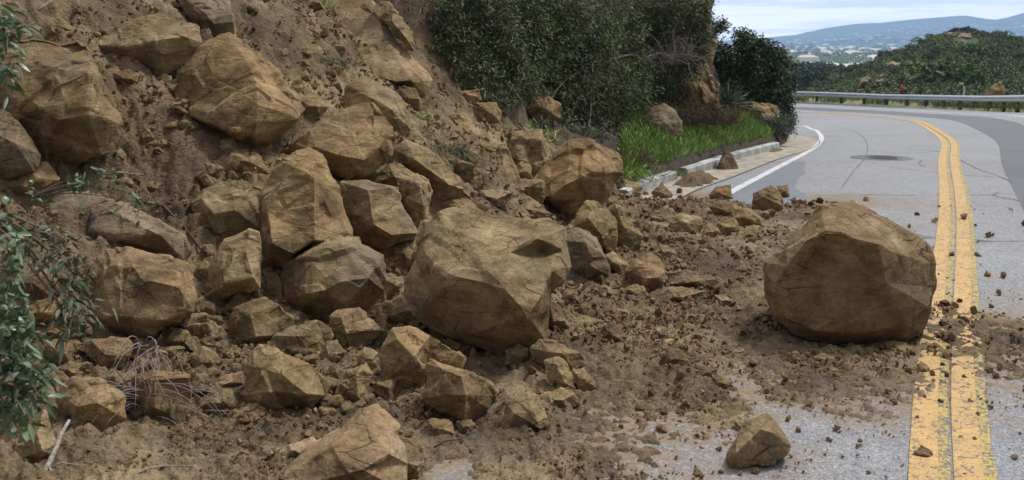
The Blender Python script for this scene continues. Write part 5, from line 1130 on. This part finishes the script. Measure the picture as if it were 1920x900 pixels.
mb = MB(); mb.tube([np.array(P3(*q))-b0 for q in [(90, 872, 4.25), (100, 892, 4.2), (106, 905, 4.15)]], [.006, .005, .003], 6); mb.tube([np.array(P3(*q))-b0 for q in [(88, 880, 4.24), (115, 868, 4.25), (150, 872, 4.2)]], [.005, .004, .002], 6); mb.build('side_twigs', M['stick_bark'], root, True)
def lying(name, label, pl, r, mat, cat='twig'):
    p0 = hit(*pl[0]); root = empty(name, p0, label, cat); mb = MB(); L_ = []
    for i in range(len(pl)):
        p = hit(*pl[i]); L_.append(np.array(p)-np.array(p0)+[0, -.02, .02+r])
    mb.tube(L_, [r*(1-.5*i/(len(L_)-1)) for i in range(len(L_))], 6)
    mb.build('stem', M[mat], root, True); return root
lying('root_strand', 'dark root strands dangling on the dirt above the notched rock', [(300, 385), (325, 410), (345, 430), (365, 455), (378, 475)], .012, 'root', 'root')
lying('fallen_twig', 'thin pale twig on the dirt at the bottom left, right of the stick', [(255, 898), (285, 884), (320, 880), (362, 880)], .006, 'twig_grey')
lying('fallen_twig', 'thin dark twig lying on the mud between pinkish slab and pyramid rock', [(815, 845), (835, 833), (860, 830), (875, 822)], .006, 'root')
lying('fallen_twig', 'pale broken twig with cut end above the grey slab', [(200, 335), (225, 330), (250, 333), (270, 334)], .011, 'stick_bark')
lying('fallen_twig', 'white stick at the top left above the tan slab stone', [(73, 26), (85, 17), (98, 8), (106, 3)], .011, 'stick_bark')
# ------------------------------------------------------------------ far shrubs, trees and houses
def crown_mesh(name, lobes, n, s, mat, seed):
    r = np.random.default_rng(seed); tot = sum(l[3]**2 for l in lobes); P = []
    for cx, cy, cz, rad in lobes:
        k = int(n*rad**2/tot); u = r.normal(0, 1, (k, 3)); u /= np.linalg.norm(u, axis=1)[:, None]
        P.append(np.array([cx, cy, cz])+u*rad*(.65+.35*r.random((k, 1)))*(1+.3*vnoise(u*2.5+cx*2, seed))[:, None])
    P = np.concatenate(P); m_ = len(P); a = r.normal(0, 1, (m_, 3)); a /= np.linalg.norm(a, axis=1)[:, None]; b_ = np.cross(a, r.normal(0, 1, (m_, 3))); b_ /= np.linalg.norm(b_, axis=1)[:, None]
    sz = s*r.uniform(.5, 1.3, (m_, 1)); V = np.stack([P-a*sz, P-b_*sz*.6, P+a*sz, P+b_*sz*.6], 1).reshape(-1, 3)
    Fq = np.arange(m_*4).reshape(-1, 4); return V, Fq
def tree_proto(name, lobes, n, s, mat, h, tr, seed, bark='bark'):
    V, Fq = crown_mesh(name, lobes, n, s, mat, seed); mb = MB(); mb.tube([(0, 0, -.5), (.02*h, 0, h*.3), (0, .02*h, h*.6)], [tr, tr*.8, tr*.4], 6)
    for l in lobes[:5]: mb.tube([(0, 0, h*.3), (l[0]*.5, l[1]*.5, (h*.3+l[2])*.55), (l[0], l[1], l[2])], [tr*.5, tr*.35, tr*.15], 4)
    o = mesh_obj(name, list(map(tuple, V))+mb.v, [tuple(f) for f in Fq]+[tuple(i+len(V) for i in f) for f in mb.f], [M[mat], M[bark]], link=False)
    mi = np.zeros(len(o.data.polygons), np.int32); mi[len(Fq):] = 1; o.data.polygons.foreach_set('material_index', mi); return o
def lobes(seed, k, w, h0, h1, r):
    q = random.Random(seed); return [(q.uniform(-w, w), q.uniform(-w, w), q.uniform(h0, h1), q.uniform(.7, 1.15)*r) for _ in range(k)]
TP = {
 'round': tree_proto('oak_tree', lobes(1, 8, .30, .40, .75, .26), 1500, .05, 'tree_dark', 1, .03, 1),
 'round2': tree_proto('oak_tree', lobes(2, 7, .34, .38, .70, .25), 1500, .05, 'tree_olive', 1, .03, 2),
 'tall': tree_proto('eucalyptus_tree', [(0, 0, .35, .13), (.05, 0, .5, .17), (-.06, .03, .62, .18), (.03, -.04, .78, .14), (0, 0, .9, .09)], 1300, .04, 'tree_dark', 1, .022, 3),
 'tall2': tree_proto('eucalyptus_tree', [(0, 0, .4, .15), (.09, 0, .55, .16), (-.09, .03, .66, .15), (.05, -.04, .82, .13)], 1100, .04, 'tree_grey', 1, .02, 4),
 'cone': tree_proto('conifer_tree', [(0, 0, .2, .2), (0, 0, .38, .17), (0, 0, .55, .13), (0, 0, .72, .09), (0, 0, .88, .05)], 1300, .035, 'tree_dark', 1, .025, 5),
 'bright': tree_proto('poplar_tree', lobes(6, 6, .2, .4, .8, .2), 1100, .05, 'tree_bright', 1, .02, 6)}
def put(proto, loc, s, label, cat, group, name=None, wide=1., flat=1.):
    o = proto.copy(); COL.objects.link(o); o.location = loc; o.scale = (s*wide, s*wide, s*flat); o.rotation_euler = (0, 0, random.uniform(0, 6.28)); tagit(o, label, cat, group)
    if name: o.name = name
    return o
LB = {'round': ('dark green oak in the wooded valley beyond the guardrail', 'dark oaks in the valley'), 'round2': ('olive green oak in the wooded valley beyond the guardrail', 'olive oaks in the valley'), 'tall': ('tall dark eucalyptus in the wooded valley', 'dark eucalyptus trees in the valley'), 'tall2': ('pale grey thin-crowned tree in the wooded valley', 'pale grey trees in the valley'), 'cone': ('pointed dark conifer in the wooded valley', 'dark conifers in the valley'), 'bright': ('bright yellow-green tree in the sunlit valley', 'bright green trees in the valley')}
def vz(x, y): return float(zfar_road(np.array([float(x)]), np.array([float(y)]))[0])
n = 0
for k in range(150):
    d = 175*math.exp(random.random()*1.95); px = random.uniform(1340, 1790); x = (px-960)/F*d; z = vz(x, d)
    kind = random.choices(['round', 'round2', 'tall', 'tall2', 'cone', 'bright'], [5, 4, 4, 1.6, 1.6, .9 if d < 600 else 3])[0]
    hmax = HC-(98+random.uniform(4, 40))/F*0-z   # trees stop below the plain's far edge
    top = random.uniform(112, 140) if d > 350 else random.uniform(132, 165)
    h = HC-(top-HY)/F*d-z; h = min(max(h, 3), 13)*.92
    put(TP[kind], (x, d, z), h, LB[kind][0], 'tree', LB[kind][1], None, random.uniform(.95, 1.35))
for px, d, h, kind, lab in [(1522, 172, 124, 'round', 'broad dark oak just over the guardrail right of the white sign'), (1560, 168, 122, 'round2', 'rounded olive oak left of the hill, over the guardrail'), (1578, 150, 143, 'round2', 'round crowned tree at the left foot of the hill'), (1540, 240, 112, 'tall2', 'thin pale tree rising in the gap over the white sign')]:
    x = (px-960)/F*d; put(TP[kind], (x, d, vz(x, d)), HC-(h-HY)/F*d-vz(x, d), lab, 'tree', None, None, 1.2)
for k in range(90):
    d = random.uniform(165, 430); px = random.uniform(1475, 1735); x = (px-960)/F*d; z = vz(x, d); kind = random.choices(['round', 'round2', 'tall', 'tall2', 'cone', 'bright'], [5, 4, 4, 1.5, 1, .7])[0]
    h = HC-(random.uniform(110, 152)-HY)/F*d-z
    if h > 2.2: put(TP[kind], (x, d, z), min(h, 14), LB[kind][0], 'tree', LB[kind][1], None, random.uniform(.95, 1.4) if kind[0] != 't' else .9)
# far plain: mass of trees and buildings
V, Fq = crown_mesh('w', [(0, 0, .4, .5), (.3, .2, .35, .35), (-.3, -.1, .3, .35)], 60, .16, None, 9)
def mass(name, n, d0, d1, px0, px1, s0, s1, mat, label):
    Vs = []; Fs = []; b_ = 0
    d = d0*np.exp(rng.random(n)*math.log(d1/d0)); px = rng.uniform(px0, px1, n); x = (px-960)/F*d; z = zfar_road(x, d); s = rng.uniform(s0, s1, n)
    for i in range(n): Vs.append(V*s[i]+[x[i], d[i], z[i]]); Fs.append(Fq+b_); b_ += len(V)
    o = mesh_obj(name, np.concatenate(Vs), np.concatenate(Fs), M[mat]); o['kind'] = 'stuff'; o['label'] = label
mass('distant_woods', 420, 1250, 3400, 1250, 2100, 10, 20, 'tree_olive', 'far woods over the valley plain')
mass('distant_woods', 420, 1150, 3000, 1250, 2100, 8, 15, 'tree_bright', 'pale green far trees over the sunlit plain')
mass('mountain_scrub', 260, 3350, 3700, 1250, 2300, 10, 18, 'tree_dark', 'dark scrub on the lower mountain flank')
def houses(name, n, d0, d1, px0, px1, s0, s1, label, pxb=None):
    mb = MB()
    for _ in range(n):
        d = random.uniform(d0, d1); px = random.uniform(px0, px1); x = (px-960)/F*d; z = vz(x, d); w, l, h = random.uniform(s0, s1), random.uniform(s0, s1)*.7, random.uniform(.28, .5)*s0*1.3
        mb.box(x-w/2, x+w/2, d-l/2, d+l/2, z-3, z+h)
        mb.add([(x-w/2-.4, d-l/2-.4, z+h+.05), (x+w/2+.4, d-l/2-.4, z+h+.05), (x+w/2+.4, d+l/2+.4, z+h+.05), (x-w/2-.4, d+l/2+.4, z+h+.05), (x-w/4, d, z+h*1.45), (x+w/4, d, z+h*1.45)], [(0, 1, 5, 4), (2, 3, 4, 5), (1, 2, 5), (3, 0, 4)])
    o = mb.build(name, M['house_wall']); o['kind'] = 'stuff'; o['label'] = label
houses('distant_town', 330, 1300, 3300, 1300, 2000, 12, 34, 'far pale town buildings spread over the sunlit plain')
houses('mountain_houses', 240, 3400, 4300, 1300, 2050, 7, 16, 'far pale houses dotted over the mountain flank')
# hill shrubs
SP = {'chap_green': tree_proto('chaparral_shrub', lobes(11, 7, .42, .22, .42, .26), 700, .06, 'chap_green', .5, .03, 11),
      'chap_olive': tree_proto('chaparral_shrub', lobes(12, 7, .45, .2, .4, .25), 700, .06, 'chap_olive', .5, .03, 12),
      'chap_grey': tree_proto('chaparral_shrub', lobes(13, 6, .42, .18, .34, .22), 700, .05, 'chap_grey', .5, .03, 13),
      'chap_brown': tree_proto('chaparral_shrub', lobes(14, 7, .45, .18, .38, .24), 700, .05, 'chap_brown', .5, .03, 14)}
SL = {'chap_green': 'deep green shrub on the chaparral hill', 'chap_olive': 'olive shrub on the chaparral hill', 'chap_grey': 'grey-green low shrub on the chaparral hill', 'chap_brown': 'brownish dry shrub on the chaparral hill'}
k = 0; tries = 0
while k < 285 and tries < 6000:
    tries += 1; d = random.uniform(80, 158); px = random.uniform(1500, 1960); x = (px-960)/F*d; z = vz(x, d); y = HY+(HC-z)*F/d
    if y > 180 or z < (-3.4 if px > 1650 else -7) or (1768 < px < 1848 and 124 < d < 146): continue
    kind = random.choices(list(SP), [5, 3, 2, 2.2 if px < 1760 else .6])[0]
    put(SP[kind], (x, d, z-.2), random.uniform(1.3, 2.6)*(.75+.4*(d-80)/78), SL[kind], 'shrub', SL[kind].replace(' on', 's on')+' beyond the road', None, random.uniform(1., 1.5), random.uniform(.75, 1.1)); k += 1
for px, d, s, kd, lab in [(1800, 150, 2.6, 'chap_brown', 'dark brushy shrub crowning the rocky hilltop, left one'), (1822, 151, 2.8, 'chap_brown', 'dark brushy shrub crowning the rocky hilltop, middle one'), (1842, 152, 2.6, 'chap_olive', 'dark brushy shrub crowning the rocky hilltop, right one'), (1868, 150, 3., 'chap_green', 'rounded green shrub on the skyline right of the hilltop'), (1911, 150, 2.2, 'chap_brown', 'small dark shrub alone on the skyline near the right edge'),
    (1775, 93, 5, 'chap_green', 'big spreading green shrub with dark trunk behind the guardrail'), (1745, 96, 4.2, 'chap_green', 'tall green shrub left of the big spreading shrub')]:
    x = (px-960)/F*d; put(SP[kd], (x, d, vz(x, d)-.2), s, lab, 'shrub', None, None, 1.3)
Vk = V
ng = 2600; d = rng.uniform(77, 165, ng); px = rng.uniform(1480, 2100, ng); x = (px-960)/F*d; z = zfar_road(x, d); Vs = []; Fs = []; b_ = 0
for i in range(ng):
    if z[i] > -3.6 and not (1785 < px[i] < 1840 and 128 < d[i] < 140): Vs.append(Vk*rng.uniform(.5, 1.2)+[x[i], d[i], z[i]-.1]); Fs.append(Fq+b_); b_ += len(Vk)
o = mesh_obj('ground_cover', np.concatenate(Vs), np.concatenate(Fs), M['chap_olive']); o['kind'] = 'stuff'; o['label'] = 'low scrub covering the hill'
# hill rocks
for lab, o_, d_, t_ in [('pale flat rock ledge at the left of the hilltop', '1770,70 1775,62 1800,60 1812,66 1800,72 1778,75', 141, 't'), ('large pale rounded outcrop rock on the hilltop', '1795,70 1802,62 1818,63 1824,70 1815,76 1800,75', 138, 'p'), ('pinkish upright outcrop rock under the hilltop ledge', '1798,84 1804,74 1813,76 1813,86 1806,92', 134, 'p'), ('pale low outcrop rock lowest of the hilltop group', '1788,92 1796,85 1808,88 1812,94 1800,98', 131, 't'), ('small tan rock right of the hilltop outcrop', '1822,86 1828,82 1836,84 1835,90 1826,91', 133, 'p'), ('small pale rock far right of the hilltop outcrop', '1834,77 1838,73 1845,76 1842,80', 137, 't'),
    ('long brown rock ledge on the left shoulder of the hill', '1660,126 1662,118 1675,115 1689,118 1688,124 1676,129', 118, 'o'), ('reddish leaning rock at the left foot of the hill', '1608,165 1614,150 1625,142 1633,146 1634,154 1622,162', 100, 'r'), ('tan rock below the pale sheet at the left foot of the hill', '1638,160 1642,150 1656,147 1660,154 1650,162', 98, 'n'), ('brown mound-like rock behind the guardrail near the right', '1846,176 1856,164 1868,157 1880,160 1884,170 1882,178 1860,179', 72, 'y'), ('small knobby rock on top of the brown mound-like rock', '1868,160 1874,151 1879,152 1879,162', 71.6, 'y'), ('pinkish rock half hidden under the big spreading shrub', '1796,161 1799,154 1806,156 1807,163', 84, 'p'),
    ('bluish white smooth rock at the left foot of the hill', '1646,148 1650,140 1658,138 1656,143 1649,150', 97, 'g')]:
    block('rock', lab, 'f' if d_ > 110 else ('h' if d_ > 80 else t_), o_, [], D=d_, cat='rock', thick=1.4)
# verge grasses
ng = 30000; gi = rng.integers(0, len(GX), ng); off = 1.0+rng.random(ng)*9; x = GX[gi, 0]+gn[gi, 0]*off+rng.normal(0, .3, ng); y = GX[gi, 1]+gn[gi, 1]*off+rng.normal(0, .3, ng)
ok = (960+F*x/y < 2000) & (960+F*x/y > 1460) & (fbm2(x, y, .25, 44, 3) > -.2); x, y = x[ok], y[ok]
blades('dry_grass', np.stack([x, y, zfar_road(x, y)], 1), .62, .06, 'dry_grass', label='pale dry grass behind the guardrail')
ng = 9000; gi = rng.integers(0, len(GX), ng); off = -.12+rng.random(ng)*.9; x = GX[gi, 0]+gn[gi, 0]*off+rng.normal(0, .05, ng); y = GX[gi, 1]+gn[gi, 1]*off+rng.normal(0, .05, ng)
ok = (960+F*x/y < 2000) & (fbm2(x, y, .5, 45, 3) > -.12); x, y = x[ok], y[ok]
blades('grass', np.stack([x, y, zroad(x, y)+.08], 1), .42, .05, 'chap_green', label='green weeds under the guardrail')
# ------------------------------------------------------------------ air
mb = MB(); mb.box(-5600, 9000, -300, 6200, -120, 330); hz = mb.build('haze', None); hz['kind'] = 'stuff'
m = bpy.data.materials.new('haze'); m.use_nodes = True; nt = m.node_tree; nt.nodes.clear()
ou = nt.nodes.new('ShaderNodeOutputMaterial'); pv = nt.nodes.new('ShaderNodeVolumePrincipled')
pv.inputs['Color'].default_value = (.40, .62, 1.0, 1); pv.inputs['Density'].default_value = .00020; pv.inputs['Anisotropy'].default_value = .2
nt.links.new(pv.outputs[0], ou.inputs['Volume']); hz.data.materials.clear(); hz.data.materials.append(m)
